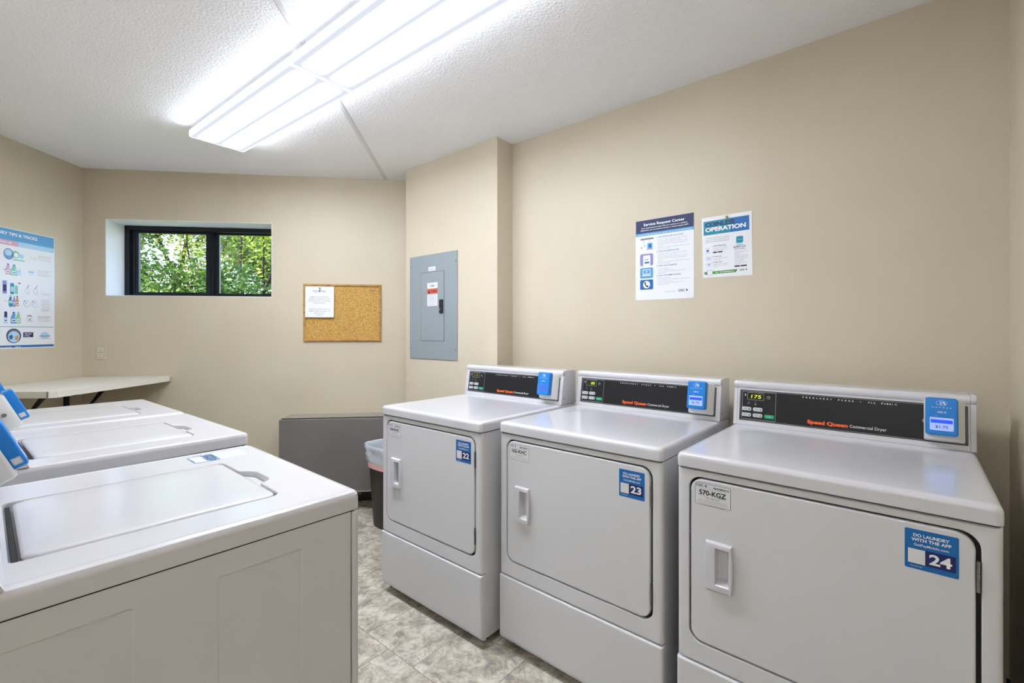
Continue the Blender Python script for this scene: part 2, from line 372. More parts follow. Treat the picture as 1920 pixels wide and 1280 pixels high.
# ------------------------------------------------------------ window
WM = Matrix.Translation((K1.x, K1.y, 0)) @ Matrix.Rotation(math.atan2(DB.y, DB.x), 4, 'Z')
win = empty('window_1', (0, 0, 0)); win.matrix_world = WM @ Matrix.Translation(((WIN[0]+WIN[1])/2, WD, WIN[2])); tag(win, kind='structure')
cx = (WIN[0]+WIN[1])/2
def wpart(name, fn, m, par=None, **k):
    bm = bmesh.new(); fn(bm); xform(bm, Matrix.Translation((-cx, -WD, -WIN[2]))); return finish(name, bm, m, par or win, **k)
x0, x1, z0, z1 = WIN
def rv(bm):
    t = .004
    box(bm, x0, x0+t, .001, WD+.02, z0, z1); box(bm, x1-t, x1, .001, WD+.02, z0, z1)
    box(bm, x0, x1, .001, WD+.02, z1-t, z1); box(bm, x0, x1, .001, WD+.02, z0, z0+t)
wpart('window_reveal', rv, M_WHITE_PLASTER, smooth=False)
def rectframe(bm, a0, a1, c0, c1, w, y0, y1, bev=.002, ww=None):
    ww = ww or (w, w, w, w)
    l = lambda i, y: [(p[0], y, p[1]) for p in ((a0+ww[0]*i, c0+ww[2]*i), (a1-ww[1]*i, c0+ww[2]*i), (a1-ww[1]*i, c1-ww[3]*i), (a0+ww[0]*i, c1-ww[3]*i))]
    loft(bm, [l(0, y1), l(0, y0), l(1, y0), l(1, y1), l(0, y1)])
wpart('window_frame', lambda bm: (rectframe(bm, x0+.003, x1-.003, z0+.004, z1-.003, 0, WD-.03, WD+.05, ww=(.035,.035,.022,.034))), M_FRAME_ALU, smooth=False)
def sash(bm): rectframe(bm, x0+.036, .757, z0+.024, z1-.036, 0, WD-.006, WD+.016, ww=(.052,.046,.022,.018)); rectframe(bm, x0+.052, .745, z0+.03, z1-.042, 0, WD-.012, WD-.006, ww=(.012,.012,.006,.006))
sl = wpart('window_sash', sash, M_FRAME_ALU, smooth=False)
wpart('window_pane', lambda bm: box(bm, x0+.08, .715, z0+.04, z1-.05, WD+.004, WD+.008), M_GLASS, sl)
def sash2(bm): rectframe(bm, .748, x1-.038, z0+.024, z1-.036, 0, WD+.018, WD+.04, ww=(.048,.04,.018,.012)); box(bm, .752, .764, WD-.004, WD+.03, z0+.026, z1-.038)
sl = wpart('window_sash', sash2, M_FRAME_ALU, smooth=False)
wpart('window_pane', lambda bm: box(bm, .79, x1-.07, z0+.036, z1-.045, WD+.027, WD+.031), M_GLASS, sl)

# ------------------------------------------------------------ ceiling lights
def fixture(c, ang, label, lens=None):
    L, H = 1.142, .2825/2
    r = empty('ceiling_light', (c.x, c.y, ZC), ang); tag(r, label, 'ceiling light', 'wraparound ceiling lights')
    bm = bmesh.new(); box(bm, -L/2+.004, L/2-.004, -H+.03, H-.03, -.03, -.0008, .003); finish('housing', bm, M_PIPE, r)
    bm = bmesh.new(); h = L/2-.006
    prof = [(-H+.012, -.012), (-H+.001, -.028), (-H, -.056), (-H+.006, -.064), (H-.006, -.064), (H, -.056), (H-.001, -.028), (H-.012, -.012)]
    loft(bm, [YZ(prof, -h), YZ(prof, h)], True, True); finish('lens', bm, lens or M_LENS, r, angle=20)
    for s in (-1, 1):
        bm = bmesh.new(); pr = [(y*1.012, z*1.01-(.0 if z > -.05 else .001)) for y, z in prof]
        loft(bm, [YZ(pr, s*h), YZ(pr, s*(h+.006))], True, True); finish('end_cap', bm, M_LITEDGE, r)
    for s in (-1, 1):
        bm = bmesh.new(); box(bm, -h, h, s*H-.0025, s*H+.0025, -.067, -.058, .001); finish('lens_rail', bm, M_LITEDGE, r)
    return r
def fix_from(a, b, side, label):
    a = Vector(a); b = Vector(b); d = (b-a).normalized(); n = Vector((-d.y, d.x)); c = (a+b)/2 + n*side
    return fixture(c, math.atan2(d.y, d.x), label)
KF = (ZC-.064-CAM_H)/1.084
pf = [Vector((-1.7886, 2.5544))*KF, Vector((-.8949, 1.8632))*KF]
dd = (pf[1]-pf[0]).normalized(); pf1 = pf[0]+dd*1.142
fix_from(pf[0], pf1, .1412, 'far lit wraparound ceiling light, the one ending above the window wall')
pn = pf1 + dd*.006; dn = Vector((cos(math.atan2(dd.y, dd.x)-radians(1.0)), sin(math.atan2(dd.y, dd.x)-radians(1.0))))
fix_from(pn, pn+dn*1.142, .1412, 'near lit wraparound ceiling light, larger and cut by the top of the picture')


# added fill light, unseen behind the viewer, brightens the near side of the room
fixture(UN(-.25, -1.15), math.atan2(UW.y, UW.x), 'added fill light built like the ceiling lights, unseen behind the viewer', lens_material(ENTRY_FILL_GLOW, 14))

# ------------------------------------------------------------ machines
def csc(sh, x, y, h, m=M_INK, l=2):
    """CSC wordmark with its little pointed mark"""
    sh.text('CSC', x, y, m, h=h, w=h*3.3, bold=.025, l=l)
    a = x+h*3.8
    sh.poly([(a, y+h*.95), (a+h*.5, y+h*1.1), (a+h*.62, y+h*.45), (a+h*.12, y+h*.4)], M_TEAL if m is M_INK else m, l)
    sh.poly([(a+h*.55, y+h*.9), (a+h*1.05, y+h*.75), (a+h*.62, y-h*.1)], M_NAVY if m is M_INK else m, l+1)
    sh.poly([(a+h*.15, y+h*.35), (a+h*.58, y+h*.4), (a+h*.6, y-h*.25)], M_INK if m is M_INK else m, l)

def app_sticker(num):
    s = Sheet(); w, h = .0895, .0895
    s.base(rrect(0, 0, w, h, .003, 3), .0003, M_STICK)
    s.text('DO LAUNDRY', w/2, .0735, M_WHITE_INK, h=.0066, w=.0600, align='C', bold=.03)
    s.text('WITH THE APP', w/2, .0637, M_WHITE_INK, h=.0066, w=.0665, align='C', bold=.03)
    s.text('GetPayMobile.com', w/2, .0530, M_WHITE_INK, h=.0054, w=.0580, align='C', bold=.008)
    s.rect(.0045, .0115, .0845, .0462, M_NAVY, 1, .001)
    s.rect(.0055, .0125, .0350, .0452, M_LABEL, 2)
    s.text(num, .0600, .0185, M_WHITE_INK, h=.0215, w=.0370, align='C', bold=.03, l=3)
    s.text('SCAN WITH APP', .009, .0055, M_WHITE_INK, h=.0020, w=.021, bold=.01)
    return s
def id_label(code):
    s = Sheet(); w, h = .1010, .0640
    s.base(rrect(0, 0, w, h, .004, 3), .0003, M_LABEL); s.ring(.0008, .0008, w-.0008, h-.0008, .0009, M_INK, 1, .0035)
    csc(s, .004, .0525, .0065)
    x = .053
    random.seed(3)
    while x < .096:
        b = random.choice((.0006, .0009, .0014)); s.rect(x, .0510, x+b, .0568, M_INK); x += b+random.choice((.0006, .001))
    s.rect(.013, .0475, .090, .0480, M_GREY_INK)
    s.text(code, w/2, .0300, M_INK, h=.0132, w=.075, align='C', bold=.03)
    s.text('For Service', .018, .0262, M_INK, h=.0018, w=.016); s.text('Text Service', .066, .0262, M_INK, h=.0018, w=.018)
    s.text('1-877-264-6622', w/2, .0205, M_INK, h=.0034, w=.040, align='C')
    s.text('Visit our website or email customer service', w/2, .0140, M_INK, h=.0022, w=.080, align='C')
    s.text('Please report any trouble with this machine to the number above', w/2, .0095, M_INK, h=.0018, w=.086, align='C')
    s.text('Do not overload the machine and remove all items promptly', w/2, .0055, M_INK, h=.0018, w=.086, align='C')
    return s

def machine_console(r, W_, D_, vcb, zt, X, price, digits, washer=False, lit=True):
    """sloping control console on top of a machine; X maps corner coordinates to the machine's own"""
    O = Vector((0, vcb, zt)); tl = Vector((0, .066, .150)) if washer else Vector((0, .0265, .167)); L = tl.length; t_ = tl.normalized(); nn = Vector((0, -t_.z, t_.y)); dr = .013 if washer else 0
    def prof(g=0):
        P = []
        for t, n in ((0, g), (.845, g), (.868, .005+g), (.915, .0095+g), (.965, .0095+g), (1.0+g*4, .004+g)):
            q = O+t_*(t*L)+nn*n; P.append((q.y, max(q.z, zt+.0006)))
        zt_ = O.z+tl.z+.002+g
        return P + [(vcb+tl.y+.010, zt_), (D_-.012, zt_), (D_-.003, zt_-.008), (D_-.001, zt+.0006)]
    g = .0012
    bm = bmesh.new(); loft(bm, [YZ(prof(), .013), YZ(prof(), W_-.013)], True, True); xform(bm, X)
    con = finish('console', bm, M_ENAMEL, r, angle=50)
    for a, b in ((.0, .0125), (W_-.0125, W_)):
        bm = bmesh.new(); P = prof(g); c = .003
        cen = (sum(p[0] for p in P)/len(P), sum(p[1] for p in P)/len(P))
        sh = [(cen[0]+(p[0]-cen[0])*.985, cen[1]+(p[1]-cen[1])*.97 if p[1] > zt+.01 else p[1]) for p in P]
        loft(bm, [YZ(sh if a == 0 else P, a), YZ(P, a+c if a == 0 else a), YZ(P, b if a == 0 else b-c), YZ(P if a == 0 else sh, b)], True, True); xform(bm, X)
        finish('console_end_cap', bm, M_ENAMEL, r, angle=50)
    for u in ((.0007, W_-.0007) if not washer else ()):
        for v, z in ((vcb+.026, .150), (vcb+.024, .030)):
            if u > .1:
                bm = bmesh.new(); cyl(bm, (u-.001, v, zt+z), (u+.0016, v, zt+z), .004, n=12); xform(bm, X); finish('screw', bm, M_SCREW, con)
    # dark glass control panel, printed
    def P3(x, y, n): return X @ (O + Vector((x, 0, 0)) + t_*y + nn*n)
    Mp = X @ fmat(O + nn*.0012, (1, 0, 0), t_, nn)
    x0, x1 = .021, W_-.018; y0, y1 = .104*L, .808*L
    s = Sheet(.00018)
    s.base(rrect(x0, y0, x1, y1, .002, 2), .002, M_BLACK)
    s.ring(x0+.0025, y0+.003, x1-.0025, y1-.003, .0007, M_SILVER_INK)
    if not washer:
        bx0, bx1, by0, by1 = .030, .1475, .145*L, .775*L
        s.ring(bx0, by0, bx1, by1, .0008, M_SILVER_INK, 1, .003)
        s.ring(.0485, .585*L, .1065, .735*L+.003, .0008, M_SILVER_INK, 2, .002)
        s.poly([(.038, .70*L), (.042, .72*L), (.044, .69*L), (.041, .655*L)], M_SILVER_INK, 2)
        s.circle(.122, .665*L, .0058, M_SILVER_INK, 2, n=18); s.circle(.122, .665*L, .0048, M_BLACK, 3, n=18); s.rect(.1215, .665*L, .1222, .69*L, M_SILVER_INK, 4); s.rect(.1215, .662*L, .125, .668*L, M_SILVER_INK, 4)
        for cx_, tx in ((.054, 'SERVICE'), (.078, 'DOOR\nOPEN')):
            s.circle(cx_, .535*L, .0014, M_SILVER_INK, 2, n=12); s.text(tx.split('\n')[0], cx_, .490*L, M_SILVER_INK, h=.0022, align='C', bold=.01)
            if '\n' in tx: s.text('OPEN', cx_, .468*L, M_SILVER_INK, h=.0022, align='C', bold=.01)
        n_ = 'PERMANENT   PRESS   \u2022   ALL   FABRIC'
        for k, (word, a, b) in enumerate((('PERMANENT', .2332, .3215), ('PRESS', .340, .3835), ('\u2022', .401, .4045), ('ALL', .4235, .4435), ('FABRIC', .4590, .4980))):
            if word == '\u2022': s.circle(.403, .735*L, .0013, M_WHITE_INK, 2, n=10)
            else:
                m_ = len(word)
                for i, ch in enumerate(word):
                    cw = .0042; xx = a + (b-a-cw)*i/max(1, m_-1); s.text(ch, xx, .725*L, M_WHITE_INK, h=.0044, w=cw if ch != 'I' else .001, bold=.02)
        s.text('Speed Queen', .2500, .195*L, M_ORANGE, h=.0118, w=.1190, bold=.045)
        s.text('Commercial Dryer', .3740, .200*L, M_WHITE_INK, h=.0098, w=.0990, bold=.0)
    cp = s.build('control_panel', r, Mp)
    if not washer:
        d = Sheet(.0002); d.base(rrect(.0497, .597*L, .1055, .735*L+.0015, .001, 2), .0004, M_DISP)
        mm = M_DIGIT if lit else M_DIGIT_DIM
        d.text(digits, .096 if len(digits) > 1 else .1, .628*L, mm, h=.0125, w={3: .034, 2: .020}[len(digits)], align='R', bold=0, slant=.12)
        d.build('display', cp, Mp @ Matrix.Translation((0, 0, .0010)))
        for i, (bx, by) in enumerate(((.047, .375), (.047, .240), (.0865, .375), (.0865, .240), (.1265, .235))):
            bm = bmesh.new(); a, b = .0165, .0085
            c0 = rrect(bx-a, by*L-b/2-.003, bx+a, by*L+b/2+.003, .005, 4); c1 = rrect(bx-a+.001, by*L-b/2-.002, bx+a-.001, by*L+b/2+.002, .004, 4)
            loft(bm, [[(x, y, .0004) for x, y in c0], [(x, y, .0016) for x, y in c0], [(x, y, .002) for x, y in c1]], False, True)
            q_ = Sheet(.0002); q_.bm.free(); q_.bm = bm; q_.m = [M_GREEN_BTN if i == 4 else M_SILVER_INK]
            ik = M_WHITE_INK if i == 4 else M_INK
            if i == 4: q_.text('START', bx, by*L-.0015, ik, h=.003, w=.014, align='C', l=11)
            else:
                q_.text(('HIGH', 'MED', 'LOW', 'DELICATES')[i], bx-.004, by*L-.0012, ik, h=.0028, w=.012, align='C', l=11)
                q_.circle(bx+.010, by*L-.001, .0018, ik, 11, ry=.003, n=10)
            q_.build('button', cp, Mp)
            if i == 4: cp.children[-1]['label'] = 'green start button'
    # card reader on a white bracket
    rx0, rx1 = W_-.1155, W_-.042
    bm = bmesh.new()
    A = rrect(rx0-.003, .145*L, rx1+.006, .885*L, .006, 4); B = rrect(rx0, .165*L, rx1+.002, .87*L, .005, 4)
    loft(bm, [[(x, y, .0014) for x, y in rrect(rx0-.003, .135*L, rx1+.018, .875*L, .005, 4)], [(x, y, .010) for x, y in rrect(rx0-.003, .135*L, rx1+.016, .88*L, .005, 4)], [(x, y, .026+dr) for x, y in A], [(x, y, .034+dr) for x, y in B]], True, True)
    xform(bm, X @ fmat(O, (1, 0, 0), t_, nn)); br = finish('reader_bracket', bm, M_PLASTIC, r)
    bm = bmesh.new(); cyl(bm, (rx0-.0025, .48*L, .020), (rx0-.006, .48*L, .020), .0065, n=20); cyl(bm, (rx0-.006, .48*L, .020), (rx0-.007, .48*L, .020), .003, n=12)
    xform(bm, X @ fmat(O, (1, 0, 0), t_, nn)); finish('lock', bm, M_STEEL, br)
    bm = bmesh.new()
    O0 = rrect(rx0, .243*L, rx1, .912*L, .008, 5)
    def ins(e, n): return [(x, y, n) for x, y in rrect(rx0+e, .243*L+e, rx1-e, .912*L-e, .008-min(e, .005), 5)]
    loft(bm, [ins(.001, .0335), ins(0, .036), ins(0, .055), ins(.0018, .0585), ins(.005, .0600)], True, True)
    MR = X @ fmat(O+nn*dr, (1, 0, 0), t_, nn); xform(bm, MR); rd = finish('card_reader', bm, M_BLUE, r)
    rd['label'] = 'bright blue contactless card reader'
    mx_ = (rx0+rx1)/2
    s = Sheet(.0002)
    s.poly([(mx_+.0125*cos(2*pi*i/24), .815*L+.0075*sin(2*pi*i/24)) for i in range(24)], M_WHITE_INK, 1)
    s.poly([(mx_+.0118*cos(2*pi*i/24), .815*L+.0068*sin(2*pi*i/24)) for i in range(24)], M_BLUE, 2)
    for k in range(4):
        rr = .0018+.0016*k
        pts = [(mx_-.006+rr*cos(a), .815*L+rr*sin(a)) for a in [radians(-50+10*i) for i in range(11)]]+[(mx_-.006+(rr+.0007)*cos(a), .815*L+(rr+.0007)*sin(a)) for a in [radians(50-10*i) for i in range(11)]]
        s.poly(pts, M_WHITE_INK, 3)
    s.poly([(mx_+.002, .835*L), (mx_+.0055, .845*L), (mx_+.0100, .79*L), (mx_+.0065, .785*L)], M_WHITE_INK, 3)
    for k in range(6): s.rect(mx_-.022+.008*k, .733*L, mx_-.0175+.008*k, .741*L, M_WHITE_INK, 1)
    csc(s, mx_-.010, .640*L, .0042, M_WHITE_INK, 1)
    s.circle(mx_-.012, .583*L, .0011, M_WHITE_INK, 1, n=10)
    for k in range(3): s.circle(mx_-.004+.008*k, .583*L, .0006, M_BLUE_D, 1, n=8)
    # side label patch
    s.build('reader_print', rd, MR @ Matrix.Translation((0, 0, .0601)))
    s = Sheet(.0002); sx0, sx1, sy0, sy1 = mx_-.0255, mx_+.0255, .333*L, .548*L
    if price or not lit or washer:
        s.base([(sx0, sy0), (sx1, sy0), (sx1, sy1), (sx0, sy1)], .0002, M_LCD if lit else M_LCD_DIM)
        s.ring(sx0-.001, sy0-.001, sx1+.001, sy1+.001, .0012, M_LABEL if lit else M_CYAN, 1, .0005)
        if lit:
            s.rect(sx0+.001, sy1-.0155, sx1-.001, sy1-.005, M_LCD_B, 2)
            s.text(price, mx_, sy0+.0065, M_NAVY, h=.0075, w=.028, align='C', l=2, bold=.01)
            s.rect(sx0+.003, sy1-.0035, sx1-.003, sy1-.0028, M_LABEL, 2)
    s.build('reader_screen', rd, MR @ Matrix.Translation((0, 0, .0603)))
    s = Sheet(.0002); s.base([(0, 0), (.016, 0), (.016, .016), (0, .016)], .0002, M_LABEL); s.ring(.0012, .0012, .0148, .0148, .0005, M_GREY_INK, 1, .0004)
    s.build('side_label', rd, MR @ fmat((rx0-.0003, .30*L, .0375), (0, 0, 1), (0, 1, 0), (-1, 0, 0)))
    return con

DW, DD, ZT = .683, .6994, .9147
def dryer(x, y, th, num, code, price, digits, lit, label):
    c = Vector((x, y)) + Vector((cos(th), sin(th)))*DW/2 + Vector((-sin(th), cos(th)))*DD/2
    r = empty('clothes_dryer', (c.x, c.y, 0), th); tag(r, label, 'dryer', 'coin laundry dryers along the right wall')
    X = Matrix.Translation((-DW/2, -DD/2, 0))
    def fin(name, bm, m, par=r, **k): xform(bm, X); return finish(name, bm, m, par, **k)
    # cabinet
    bm = bmesh.new(); box(bm, .0018, DW-.0018, .026, DD-.004, .032, .870, .002); fin('cabinet', bm, M_ENAMEL_S)
    # upper front panel with door opening
    bm = bmesh.new(); z0, z1 = .2985, .8695
    R_ = lambda e, rr, y: XZ(rrect(e, z0+min(e, .004), DW-e, z1-min(e, .004), rr, 7), y)
    g = .0055; dx0, dx1, dz0, dz1 = .040, .642, .365, .8435
    H_ = lambda e, y: XZ(rrect(dx0-g+e, dz0-g+e, dx1+g+.003-e, dz1+g-e, .036, 7), y)
    loft(bm, [R_(0, .003, .0245), R_(0, .003, .012), R_(.0012, .004, .006), R_(.0045, .005, .0020), R_(.010, .008, 0), H_(-.002, 0), H_(-.0003, .0012), H_(0, .003), H_(0, .018)])
    fin('front_panel', bm, M_ENAMEL_S, angle=60)
    bm = bmesh.new(); loft(bm, [H_(-.001, .013), XZ(rrect(dx0+.02, dz0+.02, dx1-.02, dz1-.02, .03, 7), .013)]); fin('door_gasket', bm, M_GAP)
    # door with a pocket opening for the pull
    bm = bmesh.new()
    D_ = lambda e, y: XZ(rrect(dx0+e, dz0+e, dx1-e, dz1-e, .034-e*.6, 7), y)
    hx0, hx1, hz0, hz1 = .112, .151, .552, .657
    loft(bm, [D_(0, .0125), D_(0, .003), D_(.0012, .0005), D_(.004, -.0008), XZ(rrect(hx0-.004, hz0-.004, hx1+.002, hz1+.004, .006, 7), -.0008)])
    door = fin('door', bm, M_ENAMEL_S, angle=60)
    bm = bmesh.new(); bow = .0045
    def HL(x0, x1, z0, z1, r_, y, bw=0):
        P = rrect(x0, z0, x1, z1, r_, 7); zc = (z0+z1)/2; hh = (z1-z0)/2
        # extra points on the long sides are given by the corner fans only, so bow the ends inwards
        return [(px + (-bw if px < (x0+x1)/2 else bw)*(1-((pz-zc)/hh)**2), y, pz) for px, pz in P]
    def side_pts(x0, x1, z0, z1, y, bw, n=10):
        P = []; zc = (z0+z1)/2; hh = (z1-z0)/2
        for i in range(n+1):
            z = z0+(z1-z0)*i/n; P.append((x1+bw*(1-((z-zc)/hh)**2), y, z))
        for i in range(n+1):
            z = z1-(z1-z0)*i/n; P.append((x0-bw*(1-((z-zc)/hh)**2), y, z))
        return P
    loft(bm, [side_pts(.085, .1565, .533, .672, -.0006, .004), side_pts(.087, .1560, .535, .670, -.0125, .004), side_pts(.0895, .1545, .5375, .6675, -.0145, .003),
              side_pts(.1125, .1510, .552, .6585, -.0145, .0005), side_pts(.1140, .1490, .556, .655, -.011, .0005), side_pts(.1150, .1400, .562, .650, .010, 0)], False, True)
    fin('handle', bm, M_ENAMEL, door, angle=40)
    for za in (.7240, .4140):
        bm = bmesh.new(); xh = dx1+.0035
        for i in range(5): cyl(bm, (xh, -.0015, za+.0134*i+.0004), (xh, -.0015, za+.0134*(i+1)-.0004), .0030, n=12)
        box(bm, xh-.001, xh+.001, -.001, .013, za, za+.067)
        fin('hinge', bm, M_STEEL, door)
    o = app_sticker(num); sx = .5265 if num == '24' else .5350; sz = .7410 if num == '24' else .7360
    o.build('app_sticker', door, X @ fmat((sx, -.0012, sz), (1, 0, 0), (0, 0, 1), (0, -1, 0)))['label'] = 'blue square sticker reading DO LAUNDRY WITH THE APP %s' % num
    id_label(code).build('machine_label', door, X @ fmat((.0520, -.0012, .7705), (1, 0, 0), (0, 0, 1), (0, -1, 0)))['label'] = 'white label printed %s' % code
    # lower panel
    bm = bmesh.new(); a0, a1 = .030, .2962
    Lp = lambda e, ze, y: XZ(rrect(-.0018+e, a0+ze, DW+.0018-e, a1-ze*.6, .003+e, 5), y)
    def low(e, zb, zt_, y): return XZ(rrect(-.0018+e, a0+zb, DW+.0018-e, a1-zt_, .003, 5), y)
    loft(bm, [low(0, 0, 0, .0245), low(0, .006, 0, .006), low(.001, .014, .001, .000), low(.004, .022, .003, -.0038), low(.010, .030, .007, -.0045)], True, True)
    lp = fin('lower_panel', bm, M_ENAMEL_S, angle=50)
    for ux in (.075, DW-.075):
        bm = bmesh.new(); cyl(bm, (ux, .003, .041), (ux, -.0035, .041), .0038, n=10); fin('screw', bm, M_SCREW, lp)
    # feet
    for ux in (.05, DW-.05):
        for vy in (.07, DD-.07):
            bm = bmesh.new(); cyl(bm, (ux, vy, .0), (ux, vy, .010), .019, .016); cyl(bm, (ux, vy, .010), (ux, vy, .034), .006); fin('foot', bm, M_RUBBER)
    # top
    bm = bmesh.new(); e = -.0015
    T = lambda i, z: XY(rrect(e+i, -.006+i, DW-e-i, DD-.001-i*.3, .014, 6), z)
    loft(bm, [T(.006, .8745), T(.001, .8732), T(0, .8752), T(0, .8990), T(.0015, .9065), T(.005, .9115), T(.012, .9140), T(.022, ZT)], True, True)
    fin('top_panel', bm, M_ENAMEL, angle=60)
    bm = bmesh.new(); loft(bm, [XY(rrect(.003, .004, DW-.003, DD-.01, .01, 4), .8690), XY(rrect(.003, .004, DW-.003, DD-.01, .01, 4), .8738)], True, True); fin('top_seam_gasket', bm, M_GAP)
    machine_console(r, DW, DD, .5663, ZT, X, price, digits, lit=lit)
    return r
dryer(-.6435, 2.2882, -.7022, '22', '164-KHC', '', '175', False, 'far white front-loading dryer with number 22 sticker, beside the wastebasket')
dryer(-.0488, 1.8784, -.7129, '23', '165-KHC', '$1.75', '00', True, 'middle white front-loading dryer of three, with number 23 sticker')
dryer(.5044, 1.4036, -.7201, '24', '570-KGZ', '$1.75', '175', True, 'nearest white front-loading dryer with number 24 sticker, by the right corner')

WWD, WDD = .6612, .7000
def washer(x, y, th, label, sticker=False):
    c = Vector((x, y)) + Vector((cos(th), sin(th)))*WWD/2 + Vector((-sin(th), cos(th)))*WDD/2
    r = empty('washing_machine', (c.x, c.y, 0), th); tag(r, label, 'washing machine', 'top-loading washers along the left side')
    X = Matrix.Translation((-WWD/2, -WDD/2, 0))
    def fin(name, bm, m, par=r, **k): xform(bm, X); return finish(name, bm, m, par, **k)
    # side panels with pressed rectangles
    for s in (0, 1):
        bm = bmesh.new(); xs = .0015 if s == 0 else WWD-.0015; q = 1 if s == 0 else -1
        def ring(ya, yb, ra, rb):
            l = lambda e, a, b, c_, d_, dx: [(xs+q*dx, py, pz) for py, pz in rrect(a+e, c_+e, b-e, d_-e, .006, 4)]
            loft(bm, [[(xs, py, pz) for py, pz in rrect(ya, .034, yb, .8705, .0005, 4)], l(0, ra, rb, .10, .8280, 0), l(.0018, ra, rb, .10, .8280, .0012), l(.004, ra, rb, .10, .8280, .0028)], False, True)
        ring(.020, .3450, .1280, .2850); ring(.3450, WDD-.004, .4040, .5650)
        fin('side_panel', bm, M_ENAMEL_S, angle=60)
    bm = bmesh.new(); box(bm, .006, WWD-.006, .022, WDD-.004, .034, .870); fin('cabinet', bm, M_ENAMEL_S)
    # wrap-round front panel
    bm = bmesh.new()
    Fp = lambda e, y: XZ(rrect(e, .034+e*.5, WWD-e, .869-e*.4, .006, 5), y)
    loft(bm, [Fp(.0015, .0178), Fp(-.001, .0150), Fp(-.001, .008), Fp(.0010, .0025), Fp(.005, -.0005), Fp(.010, -.0012)], True, True)
    fin('front_panel', bm, M_ENAMEL_S, angle=60)
    bm = bmesh.new(); loft(bm, [XY(rrect(.004, .005, WWD-.004, WDD-.01, .01, 4), .8660), XY(rrect(.004, .005, WWD-.004, WDD-.01, .01, 4), .8745)], True, True); fin('top_seam_gasket', bm, M_GAP)
    for ux in (.05, WWD-.05):
        for vy in (.07, WDD-.07):
            bm = bmesh.new(); cyl(bm, (ux, vy, .0), (ux, vy, .010), .019, .016); cyl(bm, (ux, vy, .010), (ux, vy, .036), .006); fin('foot', bm, M_RUBBER)
    # deck with the lid well
    bm = bmesh.new(); n = 6
    T = lambda i, z: XY(rrect(-.0012+i, -.0030+i, WWD+.0012-i, WDD-.001-i*.4, .015, n), z)
    V = loft(bm, [T(.006, .8745), T(.001, .8732), T(0, .8752), T(0, .8995), T(.0012, .9065), T(.0045, .9118), T(.010, .9140), T(.0175, .9144), T(.0200, .9136), T(.026, ZT-.0012)], True, False)
    def arc(cx_, cy_, rr, a0, a1, k=6): return [(cx_+rr*cos(radians(a0+(a1-a0)*i/k)), cy_+rr*sin(radians(a0+(a1-a0)*i/k))) for i in range(k+1)]
    wx0, wx1, wy0, wy1 = .1085, .4955, .1265, .5410
    def well(e):
        a = .026
        return (arc(wx0+a, wy0+a, a-e, 180, 270) + [(.2150, wy0+e), (.2260+e*.3, wy0-.002+e), (.2350+e, .1080+e*.5), (.2440, .0995+e), (.2560, .0965+e), (.3300, .0975+e), (.3420, .1010+e), (.3560-e, .1120+e*.5), (.3680-e*.3, .1240+e), (.3800, wy0+e)]
                + arc(wx1-a, wy0+a, a-e, 270, 360) + arc(wx1-.010, wy1-.010, .010-e*.5, 0, 90) + arc(wx0+.010, wy1-.010, .010-e*.5, 90, 180))
    w0 = [bm.verts.new((px, py, ZT-.0012)) for px, py in well(0)]
    eds = []
    for L_ in (V[-1], w0):
        for i in range(len(L_)):
            a, b = L_[i], L_[(i+1) % len(L_)]; e_ = bm.edges.get((a, b)) or bm.edges.new((a, b)); eds.append(e_)
    bmesh.ops.triangle_fill(bm, use_beauty=True, use_dissolve=False, edges=eds)
    prev = w0
    for e_, z in ((.0012, ZT-.0020), (.0022, ZT-.0040), (.0030, ZT-.0150)):
        cur = [bm.verts.new((px, py, z)) for px, py in well(e_)]
        for i in range(len(cur)):
            j = (i+1) % len(cur); bm.faces.new((prev[i], prev[j], cur[j], cur[i]))
        prev = cur
    bm.faces.new(prev)
    deck = fin('top_deck', bm, M_ENAMEL, angle=25)
    # lid
    bm = bmesh.new(); lx0, lx1, ly0, ly1 = .1165, .4885, .1330, .5265
    def Ld(e, z, dome=0):
        return [(px, py, z) for px, py in rrect(lx0+e, ly0+e, lx1-e, ly1-e, .024, 8)]
    loft(bm, [Ld(.002, .9050), Ld(0, .9065), Ld(0, .9100), Ld(.0018, .9130), Ld(.005, .9146), Ld(.012, .9156), Ld(.04, .9166), Ld(.09, .9172)], True, True)
    lid = fin('lid', bm, M_ENAMEL, angle=60)
    bm = bmesh.new(); box(bm, lx0-.001, lx1+.001, .5290, .5370, .9012, .9055, .001); fin('lid_hinge_strip', bm, M_GAP, lid)
    if sticker:
        s = Sheet(.0002); s.base([(0, 0), (.136, 0), (.136, .087), (0, .087)], .0003, mat('faded_sticker', srgb(214,226,240), .25))
        s.rect(.001, .002, .064, .085, M_WORN, 1); s.rect(.005, .004, .033, .076, M_LABEL, 2)
        s.rect(.105, .030, .1055, .085, M_GREY_INK, 1)
        s.build('deck_sticker', deck, X @ fmat((.532, .184, ZT-.0006), (0, -1, 0), (1, 0, 0), (0, 0, 1)))['label'] = 'worn blue and white sticker'
        bm = bmesh.new(); cyl(bm, (.0030, .002, .9050), (-.0020, -.0035, .9050), .0022, n=10); fin('corner_screw', bm, M_GAP, deck)
    machine_console(r, WWD, WDD, .5470, ZT-.0005, X, '$1.75', '', washer=True)
    return r
washer(-.3508, 1.0569, 2.4256, 'nearest white top-loading washer with worn blue sticker on its top', True)
washer(-.9500, 1.6614, 2.4662, 'middle white top-loading washer of three, blue card reader at its back')
washer(-1.4864, 2.0918, 2.4664, 'farthest white top-loading washer, right in front of the corner counter')

# ------------------------------------------------------------ posters
def wallM(origin, right, nrm, z): return fmat((origin.x, origin.y, z), (right.x, right.y, 0), (0, 0, 1), (nrm.x, nrm.y, 0))
